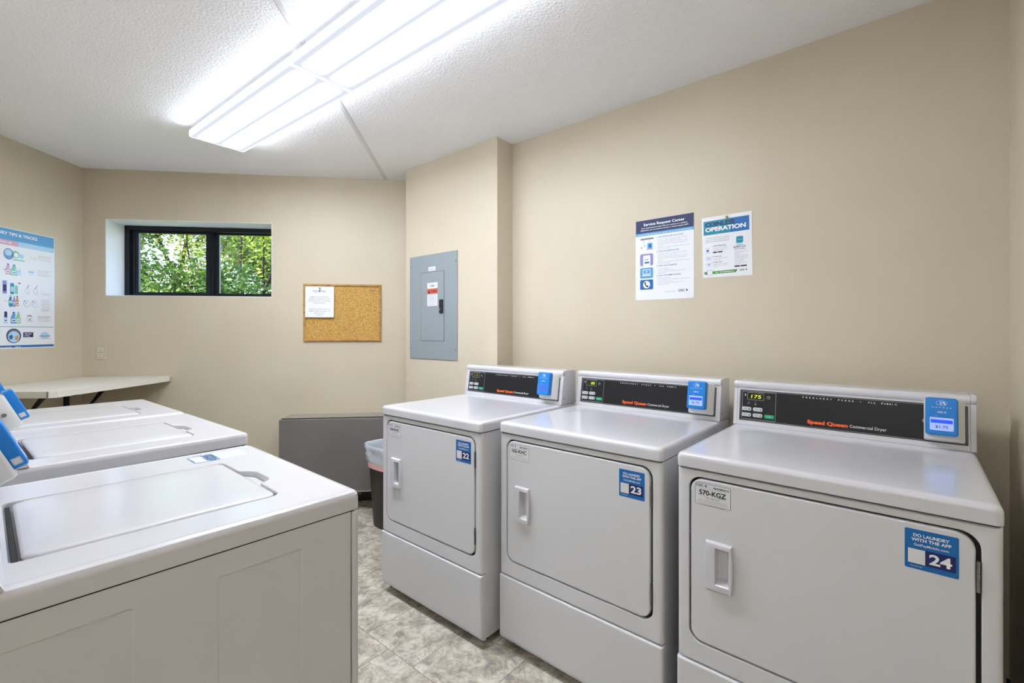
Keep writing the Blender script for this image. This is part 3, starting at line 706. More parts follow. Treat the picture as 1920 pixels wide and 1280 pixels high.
# service request poster
s = Sheet(.0004); w, h = .2895, .3990
s.base(rrect(0, 0, w, h, .006, 3), .0012, M_PAPER)
s.rect(.001, .334, w-.001, h-.001, M_NAVY2); s.rect(.001, .320, w-.001, .334, M_CYAN)
s.text('Service Request Center', w/2, .369, M_WHITE_INK, h=.0125, w=.204, align='C', bold=.018)
s.text('If you experienced an issue with your service or a machine', w/2, .3560, M_WHITE_INK, h=.0052, w=.228, align='C', bold=.02)
s.text('malfunction, you can submit a service or refund request 24/7!', w/2, .3450, M_WHITE_INK, h=.0052, w=.238, align='C', bold=.02)
s.text('We are here to help with any issue you may have. Choose one of the 4 options below.', w/2, .3245, M_WHITE_INK, h=.0042, w=.272, align='C', bold=.02)
Y = .302
for head, lines, ic in (('1. USE OUR IN-APP FUNCTION', ('If you are using our CSC Pay or CSC GO app,', 'Submit a Service Request Directly', 'Input the license plate (on the front of the', 'machine) or enter the machine number & its', 'location', 'Indicate the machine\'s problem. Fill in contact', 'info. to be submit'), .0), ('2. USE OUR SERVICE APP', ('Download our ServiceHub app. Choose Request', 'Select Service or your refund', 'Input the license plate (on the front of the', 'machine) or enter the machine number & its', 'location', 'Indicate the machine\'s problem. Fill in contact', 'info. to be submit'), .08),
                        ('3. VISIT OUR WEBSITE', ('Go to cscsw.com', 'Click on Request Service', 'Enter the machine number plate number and', 'the location'), .15), ('4. CALL CUSTOMER SUPPORT', ('Call (877) 264-6622', 'Enter all if you are a customer, and be in your', 'site property directory', 'Provide the CSC machine\'s plate or any', 'laundry room number'), .21)):
    s.text(head, .110, Y, M_STICK, h=.0062, bold=.012, w=.0058*len(head)*.86); Y -= .0075
    for t in lines: s.text(t, .116, Y-.0035, M_GREY_INK, h=.0032, w=min(.155, .0033*len(t))); Y -= .0078
    Y -= .0085
# icons
s.rect(.026, .3000, .094, .3075, M_GREY_INK, 1, .001); s.rect(.040, .283, .042, .300, M_LILAC); s.rect(.072, .283, .074, .300, M_PINK)
s.rect(.062, .252, .088, .282, M_CYAN, 1, .002); s.rect(.070, .260, .082, .276, M_STICK, 2); s.circle(.032, .262, .004, M_LILAC); s.circle(.048, .270, .006, M_LCYAN); s.rect(.058, .248, .092, .254, M_PINK, 2)
s.rect(.024, .170, .092, .230, M_LILAC, 1, .008); s.rect(.040, .166, .078, .222, M_PAPER, 2, .006); s.text('CSC', .059, .198, M_INK, h=.006, w=.020, align='C', bold=.02, l=3); s.rect(.048, .182, .072, .190, M_STICK, 3)
s.rect(.024, .108, .092, .160, M_CYAN, 1, .005); s.rect(.038, .128, .078, .152, M_PAPER, 2, .002); s.rect(.041, .131, .075, .149, M_CYAN, 3); s.rect(.035, .120, .081, .125, M_PAPER, 2, .002); s.poly([(.055, .147), (.064, .139), (.059, .138), (.057, .133)], M_PAPER, 4)
s.rect(.024, .052, .092, .101, M_STICK, 1, .005); s.circle(.058, .0765, .0185, M_PAPER, 2)
s.poly([(.048, .088), (.052, .090), (.056, .082), (.053, .079), (.060, .071), (.064, .073), (.069, .067), (.064, .062), (.057, .066), (.050, .075), (.047, .083)], M_INK, 3)
csc(s, .216, .034, .0095); s.text('cscsw.com  |  24/7', .150, .034, M_GREY_INK, h=.0042, w=.052)
po = UN(-1.0235, N_R-.0016)
tag(s.build('poster', None, wallM(po, UW, -NW, 1.4365), bake=False), 'tall white poster with dark navy heading Service Request Center on the dryer wall', 'poster')
# coinless poster
s = Sheet(.0004); w, h = .2100, .2760
s.base([(.002, .002), (w, -.003), (w, h-.001), (0, h)], .0012, M_PAPER)
s.rect(.008, h-.081, w-.011, h-.018, M_TEAL); s.rect(.008+.6*(w-.02), h-.081, w-.011, h-.018, M_STICK, 2)
s.text('COINLESS', .016, h-.0435, M_NAVY2, h=.0175, w=.124, bold=.035, l=3)
s.text('OPERATION', .016, h-.0665, M_WHITE_INK, h=.0175, w=.170, bold=.04, l=4)
for i, t in enumerate(('To protect your health and safety, our payment', 'system is now coinless. Please use your phone', 'here to learn about choice of payment')): s.text(t, .016, h-.098-.0085*i, M_INK, h=.0040, w=.102)
def block(x, y, head, lines, bad=False):
    s.text(head, x, y, M_INK, h=.0045, bold=.015)
    for i, t in enumerate(lines): s.text(t, x+.004, y-.008-.0065*i, M_GREY_INK, h=.0030, w=min(.060, .0022*len(t)))
block(.045, .140, '1. CSCPay Mobile App', ('Pay using your phone. Download the app from', 'your phone store and start washing and', 'drying with your card')); 
s.rect(.048, .110, .066, .1155, M_INK, 2, .001); s.rect(.069, .110, .089, .1155, M_INK, 2, .001)
block(.045, .092, '2. Credit Card', ('Insert your credit card to reader', 'and press start')); block(.045, .066, '3. Prepaid Card', ('Available cards with the reload', 'machine in your laundry room', 'or online'))
s.ring(.018, .111, .032, .135, .0008, M_GREY_INK, 1, .002); s.circle(.025, .123, .005, M_STICK, 2)
s.ring(.018, .080, .040, .096, .0008, M_CYAN, 1, .002); s.rect(.022, .086, .036, .089, M_CYAN, 2); s.ring(.018, .052, .040, .066, .0008, M_CYAN, 1, .004); s.circle(.030, .060, .004, M_CYAN, 2)
s.rect(.146, .142, .174, .172, M_TEAL, 2, .006); s.text('CSCPay', .160, .156, M_LCYAN, h=.004, w=.018, align='C', l=3)
s.text('CSCPAY', .160, .1315, M_TEAL, h=.0050, w=.030, align='C', bold=.02); s.text('MOBILE APP', .160, .1235, M_NAVY2, h=.0050, w=.050, align='C', bold=.03); s.text('How it works:', .160, .1150, M_NAVY2, h=.0046, w=.044, align='C', bold=.02)
for i, t in enumerate(('Use your smart phone', 'Pay and select', 'the app', 'Check for available', 'machines in your room', 'Get alerts when your', 'cycle is done', 'Request service', 'Pay securely with', 'your card')): s.text(t, .140, .105-.0062*i, M_GREY_INK, h=.0030, w=min(.054, .0026*len(t)))
s.rect(.138, .0385, .160, .0445, M_INK, 2, .001); s.rect(.163, .0385, .188, .0445, M_INK, 2, .001)
s.poly([(.010, .0155), (.144, .0155), (.150, .0285), (.010, .0275)], M_GREEN, 1)
s.rect(.022, .0110, .046, .0340, M_PAPER, 2, .002); s.ring(.022, .0110, .046, .0340, .001, M_GREY_INK, 3, .002)
s.text('Visit  GetPayMobile.com', .056, .0195, M_WHITE_INK, h=.0052, w=.080, bold=.02); csc(s, .158, .0205, .0065)
po = UN(-.6960, N_R-.0016)
tag(s.build('poster', None, wallM(po, UW, -NW, 1.5240) @ Matrix.Rotation(radians(.6), 4, 'Z'), bake=False), 'smaller poster reading COINLESS OPERATION, pinned by one brass pin', 'poster')
bm = bmesh.new(); cyl(bm, (0, 0, 0), (0, 0, .010), .0045, .0055); cyl(bm, (0, 0, .010), (0, 0, .012), .0055, .003)
o = finish('push_pin', bm, M_BRASS); o.matrix_world = wallM(UN(-.5900, N_R-.0022), UW, -NW, 1.7890); tag(o, 'small brass push pin at the top of the coinless poster', 'push pin')

# laundry tips poster on the left wall
s = Sheet(.0004); w, h = .560, .7230
X0 = .7760      # wall distance of the poster's left edge from the far corner
def px(sv): return X0 - sv
def pz(z): return z-1.1770
s.base(rrect(0, 0, w, h, .004, 3), .0012, M_PAPER)
s.rect(.004, pz(1.8280), w-.004, h-.004, M_CYAN); s.rect(.004, .006, w-.005, pz(1.197), M_STICK)
s.text('LAUNDRY TIPS & TRICKS', px(.334), pz(1.8585), M_WHITE_INK, h=.0170, w=.310, align='R', bold=.03)
s.rect(.004, pz(1.7975), px(.4529), pz(1.8280), M_PINK); s.rect(px(.4529), pz(1.7975), w-.004, pz(1.8280), M_LCYAN)
s.text('HOW MUCH SHOULD USE', px(.493), pz(1.808), M_WHITE_INK, h=.0105, w=.18, align='R', bold=.03, l=3)
def bottle(cx_, b, wd, ht, m, cap=M_NAVY2, handle=True):
    s.poly([(cx_-wd/2, b), (cx_+wd/2, b), (cx_+wd/2, b+ht*.45), (cx_+wd*.32, b+ht*.72), (cx_+wd*.18, b+ht*.82), (cx_-wd*.18, b+ht*.82), (cx_-wd*.34, b+ht*.7), (cx_-wd/2, b+ht*.45)], m, 1)
    s.rect(cx_-wd*.18, b+ht*.82, cx_+wd*.18, b+ht, cap, 2, .001); s.rect(cx_-wd*.36, b+ht*.12, cx_+wd*.36, b+ht*.4, M_PAPER, 2, .002); s.rect(cx_-wd*.26, b+ht*.2, cx_+wd*.26, b+ht*.3, cap, 3)
    if handle: s.circle(cx_+wd*.28, b+ht*.56, wd*.09, M_PAPER, 2, ry=ht*.10, n=12)
# row 1
s.circle(px(.510), pz(1.745), .030, M_LILAC, 1, ry=.034); s.circle(px(.512), pz(1.752), .020, M_LCYAN, 2); s.rect(px(.530), pz(1.722), px(.492), pz(1.735), M_CYAN, 3, .003)
s.circle(px(.468), pz(1.748), .024, M_MINT, 1, ry=.022); s.circle(px(.466), pz(1.745), .014, M_PAPER, 2); s.circle(px(.432), pz(1.742), .013, M_LCYAN, 1); s.rect(px(.485), pz(1.712), px(.415), pz(1.719), M_MINT, 2, .002)
def para(x, z, n, wmax, m=M_GREY_INK, bold=0):
    T_ = ('Use the right amount of', 'soap for your load size and', 'check the label first', 'Less soap rinses better', 'and saves money', 'Sort by colour and weight')
    for i in range(n): s.text(T_[(i+int(x*100)) % 6], x, z-.0095*i, m, h=.0042, w=wmax*(1, .82, .94, .7)[i % 4], bold=bold)
para(px(.323), pz(1.762), 2, .085); para(px(.323), pz(1.738), 1, .085)
for k in range(3): s.poly([(px(.375-.026*k)-.004, pz(1.748)), (px(.375-.026*k)+.004, pz(1.748)), (px(.375-.026*k), pz(1.757))], M_LCYAN, 1)
s.text('SMALL   MEDIUM   LARGE', px(.378), pz(1.736), M_GREY_INK, h=.0034, w=.045)
# row 2
bottle(px(.513), pz(1.622), .032, .066, M_PINK, M_LILAC); bottle(px(.478), pz(1.620), .042, .066, M_MINT, M_CYAN); bottle(px(.445), pz(1.624), .018, .040, M_LCYAN, M_LCYAN, False); s.text('HE', px(.538), pz(1.645), M_NAVY2, h=.006, bold=.02)
s.rect(px(.390), pz(1.645), px(.355), pz(1.660), M_LCYAN, 1, .002); s.text('1 CAP FULL', px(.389), pz(1.633), M_GREY_INK, h=.0036, w=.034)
para(px(.333), pz(1.668), 2, .090); para(px(.333), pz(1.645), 2, .090)
# row 3
s.rect(px(.545), pz(1.506), px(.520), pz(1.583), M_LILAC, 1, .003); s.rect(px(.542), pz(1.520), px(.523), pz(1.560), M_NAVY2, 2, .002)
s.rect(px(.500), pz(1.506), px(.478), pz(1.572), M_TEAL, 1, .003); s.rect(px(.497), pz(1.520), px(.481), pz(1.552), M_LCYAN, 2, .002); s.rect(px(.474), pz(1.508), px(.455), pz(1.560), M_MINT, 1, .003); s.circle(px(.446), pz(1.575), .009, M_GREY_INK, 1, ry=.004)
for k in range(2):
    a = px(.395-.052*k); s.ring(a-.014, pz(1.525), a+.012, pz(1.548), .0012, M_GREY_INK, 1, .004); s.poly([(a-.006, pz(1.552)), (a+.010, pz(1.575)), (a+.012, pz(1.573)), (a-.003, pz(1.550))], M_GREY_INK, 1); s.text('2 TBSP', a, pz(1.514), M_GREY_INK, h=.0036, w=.026, align='C')
para(px(.302), pz(1.525), 2, .062)
# row 4
bottle(px(.498), pz(1.440), .024, .060, M_TEAL, M_MINT); bottle(px(.477), pz(1.438), .016, .058, M_LILAC, M_TEAL, False); bottle(px(.459), pz(1.436), .018, .062, M_TAN, M_NAVY2, False); s.circle(px(.498), pz(1.4400), .011, M_TEAL, 4); s.circle(px(.478), pz(1.437), .008, M_LILAC, 4); s.text('PODS', px(.535), pz(1.460), M_GREY_INK, h=.005)
for cx_ in (.3997, .3480):
    s.circle(px(cx_), pz(1.454), .0205, M_GREY_INK, 1, n=28); s.circle(px(cx_), pz(1.454), .0190, M_PAPER, 2, n=28); s.circle(px(cx_)-.004, pz(1.458), .007, M_LCYAN, 3); s.poly([(px(cx_)-.024, pz(1.470)), (px(cx_)-.010, pz(1.474)), (px(cx_)-.014, pz(1.464))], M_CYAN, 3)
para(px(.307), pz(1.482), 3, .062); para(px(.307), pz(1.452), 3, .064); para(px(.307), pz(1.422), 2, .058, M_INK, .01)
# row 5
bottle(px(.527), pz(1.329), .022, .072, M_LCYAN, M_NAVY, False); s.rect(px(.535), pz(1.365), px(.519), pz(1.398), M_NAVY2, 3, .003)
bottle(px(.480), pz(1.329), .036, .070, M_CYAN, M_STICK); bottle(px(.452), pz(1.330), .030, .070, mat('pale_green_ink', srgb(150,210,150), .5), M_MINT)
s.ring(px(.3970), pz(1.350), px(.3690), pz(1.378), .0012, M_GREY_INK, 1, .002); s.rect(px(.3960), pz(1.376), px(.3700), pz(1.381), M_NAVY2, 2); s.poly([(px(.386), pz(1.350)), (px(.378), pz(1.350)), (px(.382), pz(1.366))], M_NAVY2, 2); s.text('FILL LINE', px(.382), pz(1.340), M_GREY_INK, h=.004, w=.036, align='C')
para(px(.330), pz(1.374), 2, .090, M_INK, .015); para(px(.330), pz(1.353), 2, .088)
s.rect(.006, pz(1.3075), w-.006, pz(1.3105), M_TEAL, 1)
s.circle(px(.4795), pz(1.2540), .0440, M_NAVY2, 1, n=36); s.circle(px(.4795), pz(1.2540), .0385, M_GREY_INK, 2, n=36); s.circle(px(.4795), pz(1.2480), .0345, M_LCYAN, 3, n=30)
s.poly([(px(.510), pz(1.250)), (px(.495), pz(1.262)), (px(.484), pz(1.250)), (px(.492), pz(1.232)), (px(.505), pz(1.236))], M_STICK, 4); s.poly([(px(.472), pz(1.250)), (px(.456), pz(1.258)), (px(.450), pz(1.244)), (px(.460), pz(1.226)), (px(.473), pz(1.232))], M_TAN, 4)
s.rect(px(.4225), pz(1.2449), px(.3592), pz(1.2757), M_NAVY, 1, .002); s.text('70% FULL', px(.415), pz(1.2625), M_WHITE_INK, h=.0075, w=.046, bold=.03); s.text('IS FULL', px(.415), pz(1.2500), M_WHITE_INK, h=.0075, w=.034, bold=.03)
s.circle(px(.283), pz(1.256), .030, M_LCYAN, 1, n=28, ry=.022); s.text('LEARN MORE', px(.283), pz(1.2480), M_NAVY2, h=.0068, w=.073, align='C', bold=.02); s.text('cscsw.com/laundry-tips', px(.283), pz(1.2340), M_GREY_INK, h=.0048, w=.082, align='C', bold=.01)
s.text('Brought to you by', px(.492), pz(1.1835), M_WHITE_INK, h=.0062, w=.110, align='R', bold=.03); csc(s, px(.472), pz(1.1830), .0068, M_WHITE_INK)
po = K1 + DL*X0; nrm = Vector((-DL.y, DL.x))
s.build('poster', None, wallM(po+nrm*.0016, -DL, nrm, 1.1770), bake=False)
tag([o for o in bpy.data.objects if o.name.startswith('poster')][-1], 'large blue and white poster of laundry tips on the left wall', 'poster')

# ------------------------------------------------------------ electrical panel on the chase
CH = 2.047
ep = empty('electrical_panel', (*UN(-2.4245, CH), 1.0925), math.atan2(UW.y, UW.x)); tag(ep, 'flush grey metal electrical panel on the boxed-out wall', 'electrical panel')
bm = bmesh.new(); hx, H_ = .2450, .7130
loft(bm, [XZ(rrect(-hx, 0, hx, H_, .004, 3), -.0004), XZ(rrect(-hx, 0, hx, H_, .004, 3), -.0050), XZ(rrect(-hx+.002, .002, hx-.002, H_-.002, .003, 3), -.0062)], True, True)
finish('cover_plate', bm, M_PANELGREY, ep)
dx0, dx1, dz0, dz1 = -.1150, .1200, .1260, .5910
bm = bmesh.new(); loft(bm, [XZ(rrect(dx0-.002, dz0-.002, dx1+.002, dz1+.002, .003, 3), -.0063), XZ(rrect(dx0-.002, dz0-.002, dx1+.002, dz1+.002, .003, 3), -.0068)], True, True); finish('door_gap', bm, M_GAP, ep)
bm = bmesh.new(); loft(bm, [XZ(rrect(dx0, dz0, dx1, dz1, .003, 3), -.0060), XZ(rrect(dx0, dz0, dx1, dz1, .003, 3), -.0085), XZ(rrect(dx0+.001, dz0+.001, dx1-.001, dz1-.001, .003, 3), -.0092)], True, True); ed = finish('door', bm, M_PANELGREY, ep)
bm = bmesh.new()
for i in range(24): cyl(bm, (dx0-.002, -.0085, dz0+.012+.0188*i), (dx0-.002, -.0085, dz0+.012+.0188*i+.011), .0022, n=8)
finish('hinge', bm, M_PANELGREY, ed)
bm = bmesh.new(); box(bm, .0820, .1150, -.0180, -.0088, .3100, .4010, .002); la = finish('latch', bm, M_RUBBER, ed)
bm = bmesh.new(); cyl(bm, (.0930, -.0180, .3350), (.0930, -.0215, .3350), .0075); box(bm, .0922, .0938, -.0222, -.0214, .330, .340); finish('keyhole', bm, M_STEEL, la)
s = Sheet(); s.base([(0, 0), (.107, 0), (.107, .158), (0, .158)], .0002, M_LABEL); s.rect(0, .081, .107, .118, M_RED); s.poly([(.010, .088), (.032, .088), (.021, .110)], M_INK, 2)
s.text('WARNING', .070, .094, M_INK, h=.011, w=.060, align='C', bold=.03, l=2); s.text('Cutler', .054, .132, M_INK, h=.012, w=.044, align='C', bold=.02)
for i, t in enumerate(('HAZARD OF ELECTRIC SHOCK', 'turn off power before service', 'Danger', 'read all the instructions')): s.text(t, .054, .071-.0095*i, M_STICK if i != 2 else M_NAVY, h=.0045, w=(.080, .086, .040, .082)[i], align='C')
for i in range(3): s.ring(.020+.024*i, .008, .038+.024*i, .034, .001, M_GREY_INK, 1, .001)
s.build('warning_label', ed, fmat((-.0490, -.0095, .3610), (1,0,0), (0,0,1), (0,-1,0)))['label'] = 'white label with an orange warning band'
s = Sheet(); s.base([(0, 0), (.075, 0), (.075, .028), (0, .028)], .0002, M_LABEL); s.text('PANEL', .037, .015, M_GREY_INK, h=.004, align='C'); s.text('LAUNDRY ROOM', .037, .007, M_GREY_INK, h=.0035, w=.06, align='C')
s.build('name_plate', ep, fmat((-.0400, -.0066, .6000), (1,0,0), (0,0,1), (0,-1,0)))
for ux in (-.232, .232):
    for z in ((.070, .645)):
        bm = bmesh.new(); cyl(bm, (ux, -.0060, z), (ux, -.0090, z), .0060, .0045, n=14); finish('screw', bm, M_STEEL, ep)

# ------------------------------------------------------------ cork board, notice, pins
def back_pt(sv, off): return K1 + DB*sv - NB*off
ang_b = math.atan2(DB.y, DB.x)
cb = empty('cork_board', (*back_pt(1.780, 0), 1.2080), ang_b); tag(cb, 'oak framed cork notice board on the back wall', 'notice board')
bm = bmesh.new(); hx, H_ = .2822, .4290
l = lambda e, y: [(-hx+e, y, e), (hx-e, y, e), (hx-e, y, H_-e), (-hx+e, y, H_-e)]
loft(bm, [l(0, -.0008), l(0, -.013), l(.003, -.016), l(.011, -.016), l(.0155, -.012), l(.0155, -.004)]); finish('board_frame', bm, M_OAK, cb, smooth=False)
bm = bmesh.new(); box(bm, -hx+.012, hx-.012, -.0065, -.001, .012, H_-.012); finish('cork', bm, M_CORK, cb, smooth=False)
for ux in (-.2740, .2740):
    bm = bmesh.new(); cyl(bm, (ux, -.0155, .2165), (ux, -.0180, .2165), .0040, n=12); finish('screw', bm, M_GAP, cb)
s = Sheet(.0004); w, h = .2060, .2310
# slightly curled sheet
bm = s.bm; k = s.mi(M_PAPER); nx, ny = 8, 8
def curl(x, y): return .004*max(0, 1-y/h)**2*1.5+.003*(x/w)**2*(1-y/h)
G = [[bm.verts.new((w*i/nx, h*j/ny, curl(w*i/nx, h*j/ny))) for i in range(nx+1)] for j in range(ny+1)]
for j in range(ny):
    for i in range(nx): bm.faces.new((G[j][i], G[j][i+1], G[j+1][i+1], G[j+1][i])).material_index = k
n0 = len(bm.verts)
s.text('Prentice', .092, .193, M_NAVY2, h=.0085, w=.038, align='R', bold=.01); s.text('House', .114, .193, M_NAVY2, h=.0085, w=.032, bold=.01); s.circle(.103, .1975, .0058, M_NAVY, 2); s.poly([(.097, .192), (.109, .192), (.103, .207)], M_NAVY, 2)
s.text('APARTMENT HOMES', .103, .183, M_GREY_INK, h=.0042, w=.080, align='C')
for i, t in enumerate(('Please do not leave your', 'washing or drying open or the', 'laundry room for an extended', 'period of time.', '', '', 'Please be courteous to your', 'neighbors when you want to do', 'their laundry.', 'Thank You')):
    if t: s.text(t, .103, .150-.0152*i, M_INK, h=.0068, w=min(.155, .0055*len(t)), align='C')
bm.verts.ensure_lookup_table()
for v in list(bm.verts)[n0:]: v.co.z += curl(v.co.x, v.co.y)+.0002
tag(s.build('paper_notice', None, wallM(back_pt(1.5140, .0172), DB, -NB, 1.3875), bake=False), 'white typed notice pinned at the upper left of the cork board', 'notice')
def pin(sv, z, off, m, label, grp=None):
    bm = bmesh.new(); cyl(bm, (0,0,0), (0,0,.006), .0022, n=10); cyl(bm, (0,0,.006), (0,0,.009), .0062, .0045, n=14); cyl(bm, (0,0,.009), (0,0,.015), .0035, n=12); cyl(bm, (0,0,.015), (0,0,.018), .0058, n=14)
    o = finish('push_pin', bm, m); o.matrix_world = wallM(back_pt(sv, off), DB, -NB, z); tag(o, label, 'push pin', grp)
pin(1.6200, 1.6040, .0182, M_CLEARPIN, 'push pin holding the top of the typed notice')
pin(1.9900, 1.5920, .0066, M_CLEARPIN, 'clear push pin, left of the pair in the upper right of the cork', 'spare clear pins in the cork')
pin(2.0120, 1.5920, .0066, M_CLEARPIN, 'clear push pin, right of the pair in the upper right of the cork', 'spare clear pins in the cork')

# ------------------------------------------------------------ wall outlet
ol = empty('wall_outlet', (*back_pt(.1205, 0), 1.0790), ang_b); tag(ol, 'ivory double wall outlet below the window near the left corner', 'outlet')
bm = bmesh.new(); loft(bm, [XZ(rrect(-.035, 0, .035, .1085, .003, 3), -.0004), XZ(rrect(-.035, 0, .035, .1085, .003, 3), -.0035), XZ(rrect(-.032, .003, .032, .1055, .002, 3), -.0060)], True, True); finish('cover_plate', bm, M_BEIGE_PL, ol)
for zc in (.0345, .0740):
    bm = bmesh.new(); pts = [(.0165*cos(2*pi*i/24), zc+max(-.0125, min(.0125, .0165*sin(2*pi*i/24)))) for i in range(24)]
    loft(bm, [XZ(pts, -.005), XZ(pts, -.0085)], True, True); f_ = finish('receptacle', bm, mat('receptacle_ivory', srgb(226,220,200), .4), ol)
    bm = bmesh.new(); box(bm, -.0078, -.0055, -.0089, -.008, zc-.001, zc+.008); box(bm, .0055, .0078, -.0089, -.008, zc-.001, zc+.007); cyl(bm, (0, -.008, zc-.007), (0, -.0089, zc-.007), .0028, n=10); finish('slots', bm, M_GAP, f_)
bm = bmesh.new(); cyl(bm, (0, -.006, .0543), (0, -.0072, .0543), .003, n=10); finish('screw', bm, M_SCREW, ol)

# ------------------------------------------------------------ corner counter on brackets
ct = empty('corner_counter', (-2.74, 2.88, 0)); tag(ct, 'off white laminate counter in the left corner on black brackets', 'counter')
bm = bmesh.new()
def lw(yv): return K1.x + DL.x*((K1.y-yv)/-DL.y) + .002
q = [(lw(2.428), 2.428), (-2.462, 2.450), (-2.4400, 2.475), (-2.4530, 3.300), (-2.4700, 3.3350), (lw(3.268), 3.2660)]
q = [(a-(-2.74), b-2.88) for a, b in q]
loft(bm, [XY(q, .925), XY(q, .957), XY([(a*.997, b*.998) for a, b in q], .960)], True, True); finish('countertop', bm, M_COUNTER, ct, angle=20)
bm = bmesh.new(); box(bm, -2.4720+2.74, -2.4695+2.74, 2.4475-2.88, 2.4530-2.88, .9255, .9598); finish('edge_joint', bm, M_GAP, ct)
for yb in (3.13, 2.70):
    bm = bmesh.new(); xw = lw(yb)+2.74; y_ = yb-2.88
    box(bm, xw, xw+.02, y_-.012, y_+.012, .56, .925); box(bm, xw, xw+.45, y_-.012, y_+.012, .905, .925)
    loft(bm, [[(xw+.018, y_+a, .58), (xw+.018, y_+a, .615), (xw+.29, y_+a, .906), (xw+.26, y_+a, .906)] for a in (-.010, .010)], True, True)
    finish('bracket', bm, M_RUBBER, ct, smooth=False)
    ct.children[-1]['label'] = 'black steel shelf bracket'

# ------------------------------------------------------------ folded drop-leaf table
dt = empty('drop_leaf_table', (*back_pt(1.86, .1), 0), ang_b); tag(dt, 'grey laminate drop-leaf table folded down against the back wall', 'folding table')
def dtb(name, x0, x1, y0, y1, z0, z1, m, bev=0):
    bm = bmesh.new(); box(bm, x0-1.86, x1-1.86, -y1+.1, -y0+.1, z0, z1, bev); return finish(name, bm, m, dt, smooth=bool(bev))
dtb('fixed_top', 1.402, 2.165, .0006, .172, .638, .664, mat('tan_laminate', srgb(158,150,138), .4), .002)
lf = dtb('leaf', 1.402, 2.165, .196, .224, .150, .662, M_GREYLAM, .002); dtb('leaf_edge_band', 1.402, 2.165, .195, .225, .140, .150, M_TANWOOD)
dtb('top_edge_strip', 1.402, 2.165, .172, .180, .640, .6645, M_GAP)
for xx in (1.50, 1.80, 2.08):
    dtb('hinge', xx, xx+.05, .170, .200, .634, .638, M_STEEL)
    dtb('wall_bracket', xx, xx+.025, .0006, .150, .40, .638, M_RUBBER)

# ------------------------------------------------------------ wastebasket and bag
wb = empty('wastebasket', (-.806, 3.060, 0), radians(-40)); tag(wb, 'brown-black plastic wastebasket between the folded table and the far dryer', 'wastebasket')
def oval(a, b, z, r_=.5, n=40, f=None):
    P = []
    for i in range(n):
        t = 2*pi*i/n; c, s_ = cos(t), sin(t); e = .62
        x = a*math.copysign(abs(c)**e, c); y = b*math.copysign(abs(s_)**e, s_)
        if f: x, y, zz = f(t, x, y, z); P.append((x, y, zz))
        else: P.append((x, y, z))
    return P
bm = bmesh.new(); A0, B0, A1, B1, HC = .112, .088, .150, .118, .525
pr = [(0, .0, -.006), (0, .004, 0), (.5, .25, 0), (1, HC-.02, 0), (1, HC-.018, .005), (1, HC, .006), (1, HC, -.002), (.5, .25, -.004), (0, .008, -.004)]
loft(bm, [oval(A0+(A1-A0)*(z/HC)+g, B0+(B1-B0)*(z/HC)+g, z) for f, z, g in pr], True, True); finish('basket', bm, M_CANBLK, wb, angle=50)
bag = empty('bin_liner', (-.806, 3.060, .36), radians(-40)); tag(bag, 'translucent white bin liner folded over the rim of the wastebasket', 'bin liner')
random.seed(5); ph = [random.uniform(0, 6.28) for _ in range(8)]
def wob(amp, zed):
    def f(t, x, y, z):
        w_ = amp*(sin(5*t+ph[0]+zed*30)+.7*sin(9*t+ph[1]-zed*22)+.6*sin(17*t+ph[2]+zed*45)+.4*sin(29*t+ph[3]))
        k = 1+w_/.13; return x*k, y*k, z+amp*1.2*sin(3*t+ph[4]+zed*20)-.36
    return f
bm = bmesh.new()
def R_(z): return A0+(A1-A0)*(z/HC), B0+(B1-B0)*(z/HC)
lev = [(a_+.025, b_, c_) for a_, b_, c_ in [(.395, .004, .0012), (.415, .010, .003), (.432, .006, .0035), (.450, .012, .0040), (.468, .007, .0035), (.486, .014, .0035), (.505, .013, .003), (.516, .008, .0025), (.512, -.002, .002), (.480, -.008, .003), (.420, -.010, .004), (.330, -.016, .005), (.20, -.022, .004), (.08, -.03, .002), (.02, -.035, .001)]]
loft(bm, [oval(R_(z)[0]+g, R_(z)[1]+g, z, n=96, f=wob(a, z)) for z, g, a in lev], False, True)
finish('bag_film', bm, M_BAG, bag, angle=80)
bm = bmesh.new(); loft(bm, [oval(R_(z)[0]+g, R_(z)[1]+g, z, n=96, f=wob(.0012, .395)) for z, g in ((.421, .005), (.422, .0075), (.388, .0065), (.387, .004))]); finish('drawstring_band', bm, M_PINKBAND, bag, angle=50)

